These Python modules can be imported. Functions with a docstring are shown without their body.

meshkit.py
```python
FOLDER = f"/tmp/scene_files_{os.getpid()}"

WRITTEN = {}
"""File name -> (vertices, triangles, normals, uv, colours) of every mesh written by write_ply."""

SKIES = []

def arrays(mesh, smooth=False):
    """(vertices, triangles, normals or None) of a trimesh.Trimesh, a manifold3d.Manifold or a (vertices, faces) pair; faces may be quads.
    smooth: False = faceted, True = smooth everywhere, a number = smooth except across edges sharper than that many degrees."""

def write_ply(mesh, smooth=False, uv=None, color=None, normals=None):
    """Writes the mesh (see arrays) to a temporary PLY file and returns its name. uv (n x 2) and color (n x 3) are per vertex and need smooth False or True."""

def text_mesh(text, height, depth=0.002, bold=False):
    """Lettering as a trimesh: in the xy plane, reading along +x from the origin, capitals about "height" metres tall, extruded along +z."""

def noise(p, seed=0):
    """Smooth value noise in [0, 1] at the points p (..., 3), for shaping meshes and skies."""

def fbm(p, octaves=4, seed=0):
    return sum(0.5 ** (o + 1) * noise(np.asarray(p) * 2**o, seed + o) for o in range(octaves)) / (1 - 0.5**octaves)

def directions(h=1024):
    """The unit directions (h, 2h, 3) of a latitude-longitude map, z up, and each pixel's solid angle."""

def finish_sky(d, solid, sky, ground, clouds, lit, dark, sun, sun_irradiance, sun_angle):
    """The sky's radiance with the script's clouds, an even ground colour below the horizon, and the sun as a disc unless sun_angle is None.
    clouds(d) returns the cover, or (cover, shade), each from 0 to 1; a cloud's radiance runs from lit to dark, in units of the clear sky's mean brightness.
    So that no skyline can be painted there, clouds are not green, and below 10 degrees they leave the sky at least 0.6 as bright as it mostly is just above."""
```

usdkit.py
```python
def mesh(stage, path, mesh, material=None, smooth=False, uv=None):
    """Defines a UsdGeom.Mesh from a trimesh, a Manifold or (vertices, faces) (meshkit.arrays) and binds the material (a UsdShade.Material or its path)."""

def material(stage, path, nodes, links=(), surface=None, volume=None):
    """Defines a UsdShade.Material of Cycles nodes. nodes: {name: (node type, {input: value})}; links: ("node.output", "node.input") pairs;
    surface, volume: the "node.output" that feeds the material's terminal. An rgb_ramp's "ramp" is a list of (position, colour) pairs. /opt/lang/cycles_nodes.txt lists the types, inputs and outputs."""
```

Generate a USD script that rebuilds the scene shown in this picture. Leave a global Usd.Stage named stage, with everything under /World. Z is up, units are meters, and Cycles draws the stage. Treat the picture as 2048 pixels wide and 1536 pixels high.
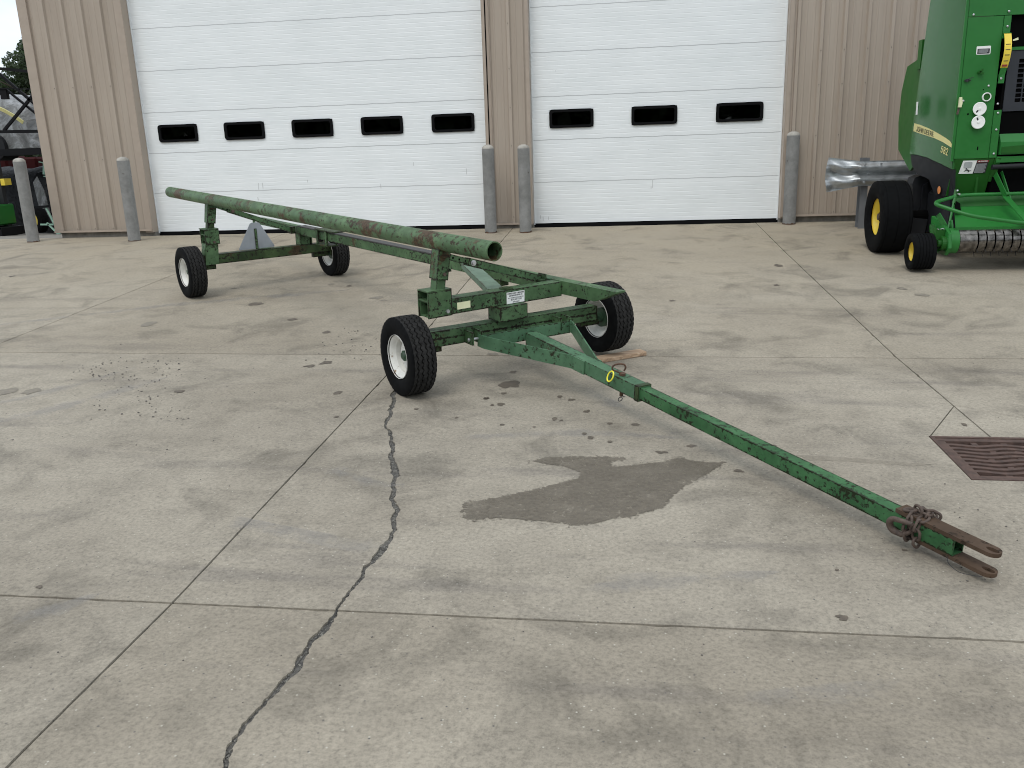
import math, random
import numpy as np
import trimesh
import usdkit, meshkit
from shapely.geometry import Polygon, box as sbox
from pxr import Usd, UsdGeom, UsdLux, UsdShade, Sdf, Gf, Vt

rng = np.random.default_rng(7)
random.seed(7)
PI = math.pi
stage = Usd.Stage.CreateInMemory()
UsdGeom.SetStageUpAxis(stage, UsdGeom.Tokens.z)
UsdGeom.SetStageMetersPerUnit(stage, 1.0)
UsdGeom.Xform.Define(stage, '/World')
UsdGeom.Scope.Define(stage, '/World/Looks')

# ------------------------------------------------------------------ camera
cam = UsdGeom.Camera.Define(stage, '/World/camera')
CP = (-0.1067, -12.8285, 1.1041)
FW = np.array([-0.12741, 0.95625, -0.26333]); RT = np.array([0.99185, 0.12337, -0.03189]); UP = np.array([-0.0020, 0.26525, 0.96418])
cam.AddTransformOp().Set(Gf.Matrix4d(*RT, 0, *UP, 0, *(-FW), 0, *CP, 1))
cam.CreateHorizontalApertureAttr(36.0); cam.CreateVerticalApertureAttr(27.0)
cam.CreateFocalLengthAttr(1700 / 2048 * 36.0)
cam.CreateClippingRangeAttr(Gf.Vec2f(0.05, 2000))
cam.CreateExposureAttr(0.84)

# ------------------------------------------------------------------ light: bright overcast
SUN_EL, SUN_AZ = math.radians(56), math.radians(200)      # azimuth = atan2(x, y) of the direction towards the sun
SKY_STRENGTH = 0.10
CLOUD = (6.7, 7.3, 7.9)
SUN_INT = 0.16
sky_mat = usdkit.material(stage, '/World/Looks/sky_look', {
    'sky': ('sky_texture', {'sky_type': 'single_scattering', 'sun_disc': False, 'sun_elevation': SUN_EL, 'sun_rotation': SUN_AZ, 'altitude': 200.0, 'air_density': 1.0, 'aerosol_density': 2.0}),
    'tc': ('texture_coordinate', {}),
    'mp': ('mapping', {'scale': (2.0, 2.0, 5.0)}),
    'n': ('noise_texture', {'scale': 1.6, 'detail': 6.0, 'roughness': 0.55}),
    'r': ('rgb_ramp', {'ramp': [(0.34, (0.80,) * 3), (0.5, (0.92,) * 3), (0.62, (1.06,) * 3)]}),
    'c': ('mix_color', {'blend_type': 'multiply', 'fac': 1.0, 'a': CLOUD, 'use_clamp': False}),
    'm': ('mix_color', {'blend_type': 'mix', 'fac': 0.88, 'use_clamp': False}),
    'sx': ('separate_xyz', {}), 'zr': ('map_range', {'from_min': 0.0, 'from_max': 0.7, 'to_min': .80, 'to_max': 1.08, 'clamp': True}), 'mz': ('mix_color', {'blend_type': 'multiply', 'fac': 1.0, 'use_clamp': False}),
    'b': ('background_shader', {'strength': SKY_STRENGTH}),
}, [('tc.generated', 'sx.vector'), ('sx.z', 'zr.value'), ('r.color', 'mz.a'), ('zr.result', 'mz.b'), ('tc.generated', 'mp.vector'), ('mp.vector', 'n.vector'), ('n.fac', 'r.fac'), ('mz.result', 'c.b'), ('sky.color', 'm.a'), ('c.result', 'm.b'), ('m.result', 'b.color')], surface='b.background')
dome = UsdLux.DomeLight.Define(stage, '/World/sky')
UsdShade.MaterialBindingAPI.Apply(dome.GetPrim()).Bind(sky_mat)
dome.GetPrim().SetCustomDataByKey('kind', 'structure')
sun = UsdLux.DistantLight.Define(stage, '/World/sun')
sun.CreateIntensityAttr(SUN_INT); sun.CreateAngleAttr(24.0); sun.CreateNormalizeAttr(True)
sun.CreateColorAttr(Gf.Vec3f(1.0, 0.97, 0.92))
_d = np.array([math.cos(SUN_EL) * math.sin(SUN_AZ), math.cos(SUN_EL) * math.cos(SUN_AZ), math.sin(SUN_EL)])
_x = np.cross([0, 0, 1], _d); _x /= np.linalg.norm(_x); _y = np.cross(_d, _x)
sun.AddTransformOp().Set(Gf.Matrix4d(*_x, 0, *_y, 0, *_d, 0, 0, 0, 20, 1))

# ------------------------------------------------------------------ naming helpers
_used = {}
def path_for(name, parent):
    base = '/World' if parent is None else str(parent.GetPath())
    k = _used.get((base, name), 0); _used[(base, name)] = k + 1
    return f'{base}/{name}' if k == 0 else f'{base}/{name}_{k:03d}'
def keys(p, label=None, cat=None, group=None, kind=None):
    for k, v in (('label', label), ('category', cat), ('group', group), ('kind', kind)):
        if v: p.SetCustomDataByKey(k, v)
    return p
def thing(name, label=None, cat=None, group=None, kind=None, mat4=None, loc=None, rotz=0, parent=None):
    x = UsdGeom.Xform.Define(stage, path_for(name, parent))
    if mat4 is not None: x.AddTransformOp().Set(mat4)
    elif loc is not None:
        x.AddTranslateOp().Set(Gf.Vec3d(*map(float, loc)))
        if rotz: x.AddRotateZOp().Set(math.degrees(rotz))
    return keys(x.GetPrim(), label, cat, group, kind)
def build(name, g, mat, parent=None, smooth=False, label=None, cat=None, group=None, kind=None):
    m = g.mesh() if isinstance(g, Geo) else g
    um = usdkit.mesh(stage, path_for(name, parent), m, mat, smooth=smooth); p = um.GetPrim()
    if isinstance(g, Geo) and not smooth and any(w.any() for w in g.w): UsdGeom.PrimvarsAPI(um).CreatePrimvar('wear', Sdf.ValueTypeNames.FloatArray, 'vertex').Set(Vt.FloatArray.FromNumpy(np.concatenate(g.w).astype(np.float32)))
    return keys(p, label, cat, group, kind)

# ------------------------------------------------------------------ geometry helpers
def V(*a): return np.array(a, float)
def unit(v): v = np.asarray(v, float); return v / np.linalg.norm(v)
_hull = {}
def rbox(sx, sy, sz, c):
    key = (round(sx, 4), round(sy, 4), round(sz, 4), round(c, 4))
    if key not in _hull:
        c = min(c, sx * .45, sy * .45, sz * .45)
        pts = []
        for a in (-1, 1):
            for b in (-1, 1):
                for d in (-1, 1):
                    x, y, z = a * sx / 2, b * sy / 2, d * sz / 2
                    pts += [(x - a * c, y - b * c, z), (x - a * c, y, z - d * c), (x, y - b * c, z - d * c)]
        _hull[key] = trimesh.convex.convex_hull(np.array(pts))
    h = _hull[key]
    return np.array(h.vertices), np.array(h.faces)
def frame(d, up=(0, 0, 1)):
    x = unit(d); up = np.asarray(up, float)
    if abs(np.dot(unit(up), x)) > .98: up = V(0, 1, 0) if abs(x[1]) < .9 else V(1, 0, 0)
    y = unit(np.cross(up, x)); z = np.cross(x, y)
    return np.stack([x, y, z])
class Geo:
    def __init__(s): s.v, s.f, s.n, s.w = [], [], 0, []
    def add(s, v, f, w=None):
        v = np.asarray(v, float); f = np.asarray(f, int)
        if f.shape[1] == 4: f = np.vstack([f[:, [0, 1, 2]], f[:, [0, 2, 3]]])
        s.v.append(v); s.f.append(f + s.n); s.n += len(v); s.w.append(np.zeros(len(v)) if w is None else np.asarray(w, float)); return s
    def face(s, a, b, c, d, e=.010):
        """a quad whose rim is marked for edge wear"""
        a, b, c, d = (np.asarray(q, float) for q in (a, b, c, d)); u, w = np.linalg.norm(b - a), np.linalg.norm(d - a); eu, ew = min(e / u, .33), min(e / w, .33); v, k = [], []
        for t in (0, ew, 1 - ew, 1):
            for r in (0, eu, 1 - eu, 1): v.append(a * (1 - r) * (1 - t) + b * r * (1 - t) + c * r * t + d * (1 - r) * t); k.append(1.0 if t in (0, 1) or r in (0, 1) else 0.0)
        return s.add(v, [(4 * j + i, 4 * j + i + 1, 4 * j + i + 5, 4 * j + i + 4) for j in range(3) for i in range(3)], k)
    def tm(s, m): return s.add(m.vertices, m.faces)
    def box(s, c, size, R=None, ch=0.0):
        if ch > 0 and min(size) < .2:
            x, y, z = np.asarray(size, float) / 2; P = [V(i * x, j * y, k * z) for i in (-1, 1) for j in (-1, 1) for k in (-1, 1)]
            if R is not None: P = [q @ np.asarray(R) for q in P]
            P = [q + np.asarray(c, float) for q in P]
            for q in ((0, 1, 3, 2), (4, 6, 7, 5), (0, 4, 5, 1), (2, 3, 7, 6), (0, 2, 6, 4), (1, 5, 7, 3)): s.face(*(P[i] for i in q))
            return s
        v, f = rbox(*size, ch) if ch > 0 else (np.array(trimesh.creation.box(size).vertices), np.array(trimesh.creation.box(size).faces))
        if R is not None: v = v @ np.asarray(R)
        return s.add(v + np.asarray(c, float), f)
    def bb(s, lo, hi, ch=0.0):
        lo, hi = np.asarray(lo, float), np.asarray(hi, float)
        return s.box((lo + hi) / 2, hi - lo, None, ch)
    def bar(s, p0, p1, w, h, up=(0, 0, 1), ch=0.0):
        p0, p1 = np.asarray(p0, float), np.asarray(p1, float); R = frame(p1 - p0, up)
        return s.box((p0 + p1) / 2, (np.linalg.norm(p1 - p0), w, h), R, ch)
    def tubebar(s, p0, p1, w, h, t, up=(0, 0, 1)):
        p0, p1 = np.asarray(p0, float), np.asarray(p1, float); R = frame(p1 - p0, up); L = np.linalg.norm(p1 - p0)
        P = []
        for x in (-L / 2, L / 2):
            for (a, b) in ((w, h), (w - 2 * t, h - 2 * t)):
                P += [(x, -a / 2, -b / 2), (x, a / 2, -b / 2), (x, a / 2, b / 2), (x, -a / 2, b / 2)]
        F = []
        for i in range(4):
            j = (i + 1) % 4
            F += [(4 + j, 4 + i, 12 + i, 12 + j), (i, 4 + i, 4 + j, j), (8 + i, 8 + j, 12 + j, 12 + i)]
            Q = [np.array(P[k]) @ R + (p0 + p1) / 2 for k in (i, j, 8 + j, 8 + i)]; s.face(Q[3], Q[2], Q[1], Q[0]) if False else s.face(*[Q[k] for k in (0, 3, 2, 1)][::-1])
        F = [(a, d, c, b) for a, b, c, d in F]
        return s.add(np.array(P) @ R + (p0 + p1) / 2, [tuple(reversed(q)) for q in F])
    def cyl(s, p0, p1, r, n=20, r1=None):
        p0, p1 = np.asarray(p0, float), np.asarray(p1, float); R = frame(p1 - p0); L = np.linalg.norm(p1 - p0); r1 = r if r1 is None else r1
        t = np.linspace(0, 2 * PI, n, endpoint=False)
        A = np.stack([0 * t, r * np.cos(t), r * np.sin(t)], 1); B = np.stack([0 * t + L, r1 * np.cos(t), r1 * np.sin(t)], 1)
        v = np.vstack([A, B, [[0, 0, 0], [L, 0, 0]]]); f = []
        for i in range(n):
            j = (i + 1) % n
            f += [(i, j, n + j), (i, n + j, n + i), (2 * n, j, i), (2 * n + 1, n + i, n + j)]
        return s.add(v @ R + p0, f)
    def lathe(s, prof, c=(0, 0, 0), axis=(0, 1, 0), n=48):
        """prof: (along, radius) pairs; closed neither end."""
        R = frame(axis); t = np.linspace(0, 2 * PI, n, endpoint=False); prof = np.asarray(prof, float); m = len(prof)
        v = np.array([[a, r * math.cos(x), r * math.sin(x)] for x in t for a, r in prof]); f = []
        for i in range(n):
            j = (i + 1) % n
            for k in range(m - 1): f.append((i * m + k, i * m + k + 1, j * m + k + 1, j * m + k))
        return s.add(v @ R + np.asarray(c, float), [tuple(reversed(q)) for q in f])
    def tube(s, path, r, n=10, closed=False):
        P = np.asarray(path, float); m = len(P); rs = np.broadcast_to(r, m)
        T = np.roll(P, -1, 0) - np.roll(P, 1, 0) if closed else np.gradient(P, axis=0)
        T /= np.linalg.norm(T, axis=1, keepdims=True)
        u = np.cross(T[0], (0, 0, 1)); u = np.cross(T[0], (0, 1, 0)) if np.linalg.norm(u) < .1 else u; u = unit(u)
        t = np.linspace(0, 2 * PI, n, endpoint=False); vs = []
        for i in range(m):
            u = unit(u - T[i] * np.dot(u, T[i])); w = np.cross(T[i], u)
            vs.append(P[i] + rs[i] * (np.cos(t)[:, None] * u + np.sin(t)[:, None] * w))
        f = []
        for i in range(m if closed else m - 1):
            i2 = (i + 1) % m
            for k in range(n): f.append((i * n + k, i * n + (k + 1) % n, i2 * n + (k + 1) % n, i2 * n + k))
        v = np.vstack(vs)
        if not closed:
            v = np.vstack([v, P[0], P[-1]])
            f2 = [(m * n, (k + 1) % n, k) for k in range(n)] + [(m * n + 1, (m - 1) * n + k, (m - 1) * n + (k + 1) % n) for k in range(n)]
            s.add(v, f); s.f.append(np.array(f2) + s.n - len(v)); return s
        return s.add(v, f)
    def prism(s, poly, h, O=(0, 0, 0), X=(1, 0, 0), Y=(0, 1, 0)):
        """extrude a 2-D polygon (list of points or shapely) by h along X x Y from the frame O, X, Y"""
        pg = poly if hasattr(poly, 'exterior') else Polygon(poly)
        m = trimesh.creation.extrude_polygon(pg, h, engine='earcut'); X = unit(X); Y = np.asarray(Y, float); Y = unit(Y - X * np.dot(X, Y)); Z = np.cross(X, Y)
        v = np.array(m.vertices)
        return s.add(v[:, :1] * X + v[:, 1:2] * Y + v[:, 2:] * Z + np.asarray(O, float), m.faces)
    def text(s, txt, h, O, X, Y, width=None, depth=.0012, bold=False):
        m = meshkit.text_mesh(txt, h, depth, bold); v = np.array(m.vertices)
        if width: v[:, 0] *= width / max(v[:, 0].max(), 1e-6)
        X = unit(X); Y = unit(np.asarray(Y, float)); Z = np.cross(X, Y)
        return s.add(v[:, :1] * X + v[:, 1:2] * Y + v[:, 2:] * Z + np.asarray(O, float), m.faces)
    def bolt(s, c, d, r, h=.008):
        d = unit(d); return s.cyl(c, np.asarray(c) + d * h, r, 6)
    def mesh(s):
        return trimesh.Trimesh(np.vstack(s.v), np.vstack(s.f), process=False)
def arc(c, r, a0, a1, n, X=(1, 0, 0), Y=(0, 0, 1)):
    t = np.linspace(a0, a1, n); X, Y = np.asarray(X, float), np.asarray(Y, float)
    return [np.asarray(c, float) + r * (math.cos(a) * X + math.sin(a) * Y) for a in t]
def rrect(x0, y0, x1, y1, r, n=5):
    return sbox(x0 + r, y0 + r, x1 - r, y1 - r).buffer(r, quad_segs=n)
def bolt_pts(path, r):                                     # round the corners of a polyline
    P = [np.asarray(p, float) for p in path]; out = [P[0]]
    for a, b, c in zip(P, P[1:], P[2:]):
        u, w = unit(a - b), unit(c - b); k = min(r, .45 * np.linalg.norm(a - b), .45 * np.linalg.norm(c - b))
        p, q = b + u * k, b + w * k
        out += [(1 - t) ** 2 * p + 2 * t * (1 - t) * b + t * t * q for t in np.linspace(0, 1, 7)]
    return out + [P[-1]]

# ------------------------------------------------------------------ materials
def mat(name, nodes, links, surface='p.BSDF'): return usdkit.material(stage, '/World/Looks/' + name, nodes, links, surface=surface)
def ramp(*stops): return {'ramp': [(a, (b,) * 3 if np.ndim(b) == 0 else b) for a, b in stops]}
def plain(name, col, rough=.5, metal=0.0, var=.12, scale=9.0, bump=0.0, spec=.5, coat=0.0):
    c = np.array(col)
    n = {'g': ('geometry', {}), 'n': ('noise_texture', {'scale': scale, 'detail': 5.0, 'roughness': .6}), 'r': ('rgb_ramp', ramp((.3, tuple(c * (1 - var))), (.7, tuple(np.minimum(c * (1 + var), .95))))),
         'rr': ('map_range', {'from_min': .3, 'from_max': .7, 'to_min': max(rough - .08, .03), 'to_max': min(rough + .1, 1)}),
         'p': ('principled_bsdf', {'metallic': metal, 'specular_ior_level': spec, 'coat_weight': coat, 'coat_roughness': .08})}
    l = [('g.position', 'n.vector'), ('n.fac', 'r.fac'), ('r.color', 'p.base_color'), ('n.fac', 'rr.value'), ('rr.result', 'p.roughness')]
    if bump:
        n['n2'] = ('noise_texture', {'scale': scale * 8, 'detail': 4.0}); n['b'] = ('bump', {'strength': .5, 'distance': bump})
        l += [('g.position', 'n2.vector'), ('n2.fac', 'b.height'), ('b.normal', 'p.normal')]
    return mat(name, n, l)
def worn(name, base, base2, chip, chip_t=.60, edge_t=.35, rust=(.07, .035, .018), rust_t=.66, rough=.5, stain=.25, cscale=34.0, metal_edge=.012, spec=.22):
    """old paint: two tones, dark stains, chips and rust patches, with worn edges"""
    nodes = {
        'g': ('geometry', {}),
        'n1': ('noise_texture', {'scale': 2.6, 'detail': 6.0, 'roughness': .62}), 'r1': ('rgb_ramp', ramp((.36, base), (.64, base2))),
        'ns': ('noise_texture', {'scale': 7.0, 'detail': 7.0, 'roughness': .7}), 'rs': ('rgb_ramp', ramp((.35, 1 - stain), (.62, 1.0))), 'ms': ('mix_color', {'blend_type': 'multiply', 'fac': 1.0}),
        'n2': ('noise_texture', {'scale': cscale, 'detail': 5.0, 'roughness': .68}), 'n4': ('noise_texture', {'scale': 5.5, 'detail': 4.0}), 'm4': ('map_range', {'from_min': .3, 'from_max': .7, 'to_min': -.075, 'to_max': .075}), 'a4': ('math', {'math_type': 'add'}), 'r2': ('rgb_ramp', ramp((chip_t - .03, 0.0), (chip_t + .03, 1.0))),
        'at': ('attribute', {'attribute': 'wear'}), 'er': ('math', {'math_type': 'multiply', 'value2': .20}),
        'ad': ('math', {'math_type': 'add'}), 'r2b': ('rgb_ramp', ramp((chip_t - .03, 0.0), (chip_t + .03, 1.0))),
        'n3': ('noise_texture', {'scale': 3.1, 'detail': 8.0, 'roughness': .72}), 'r3': ('rgb_ramp', ramp((rust_t - .018, 0.0), (rust_t + .022, 1.0))),
        'nr': ('noise_texture', {'scale': 60.0, 'detail': 3.0}), 'rr': ('rgb_ramp', ramp((.3, tuple(np.array(rust) * .55)), (.7, tuple(np.array(rust) * 1.7)))),
        'm1': ('mix_color', {'blend_type': 'mix', 'b': chip}), 'm2': ('mix_color', {'blend_type': 'mix'}),
        'bm': ('bump', {'strength': .6, 'distance': .004, 'invert': True}),
        'p': ('principled_bsdf', {'roughness': rough, 'specular_ior_level': spec}),
    }
    links = [('g.position', f'{k}.vector') for k in ('n1', 'ns', 'n2', 'n3', 'nr', 'n4')] + [
        ('n1.fac', 'r1.fac'), ('ns.fac', 'rs.fac'), ('r1.color', 'ms.a'), ('rs.color', 'ms.b'),
        ('at.fac', 'er.value1'), ('er.value', 'ad.value1'), ('n2.fac', 'ad.value2'), ('n4.fac', 'm4.value'), ('ad.value', 'a4.value1'), ('m4.result', 'a4.value2'), ('a4.value', 'r2b.fac'),
        ('ms.result', 'm1.a'), ('r2b.color', 'm1.fac'), ('n3.fac', 'r3.fac'), ('nr.fac', 'rr.fac'), ('m1.result', 'm2.a'), ('rr.color', 'm2.b'), ('r3.color', 'm2.fac'),
        ('m2.result', 'p.base_color'), ('r2b.color', 'bm.height'), ('bm.normal', 'p.normal')]
    return mat(name, nodes, links)

def concrete(name, tint=(1, 1, 1), dark=1.0):
    t = np.array(tint) * dark
    a, b, c = (tuple(np.array(x) * t) for x in ((.208, .180, .140), (.277, .244, .193), (.331, .294, .235)))
    nodes = {
        'g': ('geometry', {}), 'xyz': ('separate_xyz', {}),
        'nA': ('noise_texture', {'scale': .55, 'detail': 6.0, 'roughness': .6, 'distortion': .6}), 'rA': ('rgb_ramp', ramp((.25, a), (.5, b), (.72, c))),
        'nB': ('noise_texture', {'scale': 4.5, 'detail': 8.0, 'roughness': .68}), 'rB': ('rgb_ramp', ramp((.28, .80), (.5, 1.0), (.72, 1.08))), 'mB': ('mix_color', {'blend_type': 'multiply', 'fac': 1.0, 'use_clamp': False}),
        # tyre smears: stretched noise in two directions
        'mpS': ('mapping', {'rotation': (0, 0, .5), 'scale': (.5, 3.2, 1)}), 'nS': ('noise_texture', {'scale': 1.1, 'detail': 5.0, 'roughness': .6}), 'rS': ('rgb_ramp', ramp((.56, (1, 1, 1)), (.70, (.72, .72, .75)))), 'mS': ('mix_color', {'blend_type': 'multiply', 'fac': .9}),
        # fine grain and exposed aggregate
        'nG': ('noise_texture', {'scale': 62.0, 'detail': 4.0, 'roughness': .8}), 'rG': ('rgb_ramp', ramp((.30, .62), (.5, 1.0), (.70, 1.25))), 'mG': ('mix_color', {'blend_type': 'multiply', 'fac': .9, 'use_clamp': False}),
        'v': ('voronoi_texture', {'scale': 48.0}), 'rv': ('rgb_ramp', ramp((.10, 1.0), (.19, 0.0))), 'rc': ('rgb_ramp', ramp((.80, 0.0), (.88, 1.0))), 'sc': ('separate_color', {}), 'mv': ('math', {'math_type': 'multiply'}),
        'mW': ('mix_color', {'blend_type': 'mix', 'b': (.42, .39, .325)}),
        'v2': ('voronoi_texture', {'scale': 33.0}), 'rv2': ('rgb_ramp', ramp((.07, 1.0), (.15, 0.0))), 'sc2': ('separate_color', {}), 'rc2': ('rgb_ramp', ramp((.72, 0.0), (.80, 1.0))), 'mv2': ('math', {'math_type': 'multiply'}),
        'mD': ('mix_color', {'blend_type': 'mix', 'b': (.11, .10, .09)}),
        'nL': ('noise_texture', {'scale': 1.9, 'detail': 7.0, 'roughness': .62, 'distortion': .8}), 'rL': ('rgb_ramp', ramp((.52, 1.0), (.68, .62))), 'mL': ('mix_color', {'blend_type': 'multiply', 'fac': .85}),
        # sandy dust towards the doors
        'yr': ('map_range', {'from_min': -8.5, 'from_max': -1.0, 'to_min': 0.0, 'to_max': .78, 'clamp': True}), 'nY': ('noise_texture', {'scale': 1.3, 'detail': 5.0}), 'yy': ('math', {'math_type': 'multiply'}), 'y2': ('math', {'math_type': 'multiply', 'value2': 1.9}),
        'mY': ('mix_color', {'blend_type': 'mix', 'b': tuple(np.array((.330, .282, .208)) * dark)}),
        'hs': ('math', {'math_type': 'add'}), 'bm': ('bump', {'strength': .42, 'distance': .006}),
        'p': ('principled_bsdf', {'roughness': .88, 'specular_ior_level': .3}),
    }
    links = [('g.position', f'{k}.vector') for k in ('nL', 'nA', 'nB', 'nG', 'v', 'v2', 'nY', 'mpS', 'xyz')] + [('mpS.vector', 'nS.vector'),
        ('nA.fac', 'rA.fac'), ('nB.fac', 'rB.fac'), ('rA.color', 'mB.a'), ('rB.color', 'mB.b'), ('nS.fac', 'rS.fac'), ('mB.result', 'mS.a'), ('rS.color', 'mS.b'),
        ('xyz.y', 'yr.value'), ('yr.result', 'yy.value1'), ('nY.fac', 'y2.value1'), ('y2.value', 'yy.value2'), ('mS.result', 'mY.a'), ('yy.value', 'mY.fac'),
        ('nL.fac', 'rL.fac'), ('mY.result', 'mL.a'), ('rL.color', 'mL.b'), ('nG.fac', 'rG.fac'), ('mL.result', 'mG.a'), ('rG.color', 'mG.b'),
        ('v.distance', 'rv.fac'), ('v.color', 'sc.color'), ('sc.r', 'rc.fac'), ('rv.color', 'mv.value1'), ('rc.color', 'mv.value2'), ('mG.result', 'mW.a'), ('mv.value', 'mW.fac'),
        ('v2.distance', 'rv2.fac'), ('v2.color', 'sc2.color'), ('sc2.r', 'rc2.fac'), ('rv2.color', 'mv2.value1'), ('rc2.color', 'mv2.value2'), ('mW.result', 'mD.a'), ('mv2.value', 'mD.fac'),
        ('mD.result', 'p.base_color'), ('nG.fac', 'hs.value1'), ('nB.fac', 'hs.value2'), ('hs.value', 'bm.height'), ('bm.normal', 'p.normal')]
    return mat(name, nodes, links)

M = {}
M['concrete'] = concrete('concrete_look')
M['concrete_b'] = concrete('concrete_look_b', (1.0, .99, .975), .955)
M['concrete_c'] = concrete('concrete_look_c', (1.0, 1.0, 1.0), 1.04)
M['damp'] = concrete('damp_concrete_look', (1.0, .95, .86), .50)
M['stain'] = concrete('dried_stain_look', (1.0, .95, .86), .74)
M['foundation'] = plain('foundation_look', (.20, .185, .16), .9, var=.35, bump=.004)
M['joint'] = plain('joint_filler_look', (.045, .042, .038), .95, var=.4, scale=30, bump=.004)
M['oil'] = plain('oil_spot_look', (.098, .078, .057), .65, var=.3, scale=40)
M['oil_light'] = plain('old_oil_spot_look', (.19, .165, .128), .8, var=.25, scale=40)
M['gravel_ground'] = plain('gravel_ground_look', (.20, .185, .16), .95, var=.4, scale=3, bump=.02)
M['stone'] = plain('loose_stone_look', (.115, .104, .090), .85, var=.5, scale=60)
M['rubble'] = plain('crack_rubble_look', (.13, .122, .105), .95, var=.75, scale=45)
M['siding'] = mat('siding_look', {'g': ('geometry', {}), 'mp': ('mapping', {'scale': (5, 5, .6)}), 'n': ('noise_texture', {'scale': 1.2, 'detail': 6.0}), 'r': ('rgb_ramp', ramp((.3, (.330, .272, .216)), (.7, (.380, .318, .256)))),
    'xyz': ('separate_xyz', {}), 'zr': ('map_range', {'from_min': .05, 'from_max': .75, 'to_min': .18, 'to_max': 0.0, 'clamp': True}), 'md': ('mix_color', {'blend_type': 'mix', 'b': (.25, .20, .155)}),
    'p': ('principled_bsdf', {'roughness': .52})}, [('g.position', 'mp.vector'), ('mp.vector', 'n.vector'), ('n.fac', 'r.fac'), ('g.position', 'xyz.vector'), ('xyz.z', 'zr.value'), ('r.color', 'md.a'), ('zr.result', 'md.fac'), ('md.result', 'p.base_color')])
M['trim'] = plain('trim_look', (.345, .282, .225), .5, var=.05)
M['door'] = mat('door_look', {'g': ('geometry', {}), 'mp': ('mapping', {'scale': (1, 1, 3)}), 'n': ('noise_texture', {'scale': 1.4, 'detail': 6.0, 'roughness': .65}), 'r': ('rgb_ramp', ramp((.25, (.70, .725, .72)), (.6, (.765, .785, .78)))),
    'n2': ('noise_texture', {'scale': 220.0, 'detail': 2.0}), 'b': ('bump', {'strength': .05, 'distance': .001}),
    'p': ('principled_bsdf', {'roughness': .42})}, [('g.position', 'mp.vector'), ('mp.vector', 'n.vector'), ('n.fac', 'r.fac'), ('r.color', 'p.base_color'), ('g.position', 'n2.vector'), ('n2.fac', 'b.height'), ('b.normal', 'p.normal')])
M['black_rubber'] = plain('black_rubber_look', (.005, .005, .0055), .7, spec=.08)
M['scuff'] = plain('scuff_look', (.34, .34, .33), .7)
M['screw'] = plain('screw_look', (.22, .19, .16), .4, .3)
M['glass'] = mat('pane_look', {'f': ('fresnel', {'IOR': 1.5}), 't': ('transparent_bsdf', {'color': (.35, .38, .36)}), 'g': ('glossy_bsdf', {'roughness': .02, 'color': (.9, .9, .9)}), 'm': ('mix_closure', {})}, [('f.fac', 'm.fac'), ('t.BSDF', 'm.closure1'), ('g.BSDF', 'm.closure2')], surface='m.closure')
M['inside'] = plain('interior_look', (.03, .03, .028), .9)
M['bollard'] = worn('bollard_look', (.215, .212, .200), (.265, .262, .25), (.10, .085, .07), chip_t=.70, rust_t=.80, rough=.6, stain=.28, cscale=16)
M['bollard_cap'] = plain('bollard_cap_look', (.36, .34, .30), .9, var=.3, bump=.004)
M['rust'] = plain('rust_look', (.085, .045, .026), .85, var=.5, scale=40, bump=.003)
M['iron'] = plain('rusty_iron_look', (.085, .060, .047), .7, .25, var=.45, scale=45, bump=.003)
M['cart'] = worn('cart_paint_look', (.052, .105, .046), (.092, .165, .076), (.014, .013, .007), chip_t=.592, cscale=44.0, rust_t=.635, rust=(.050, .032, .015), stain=.42)
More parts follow.
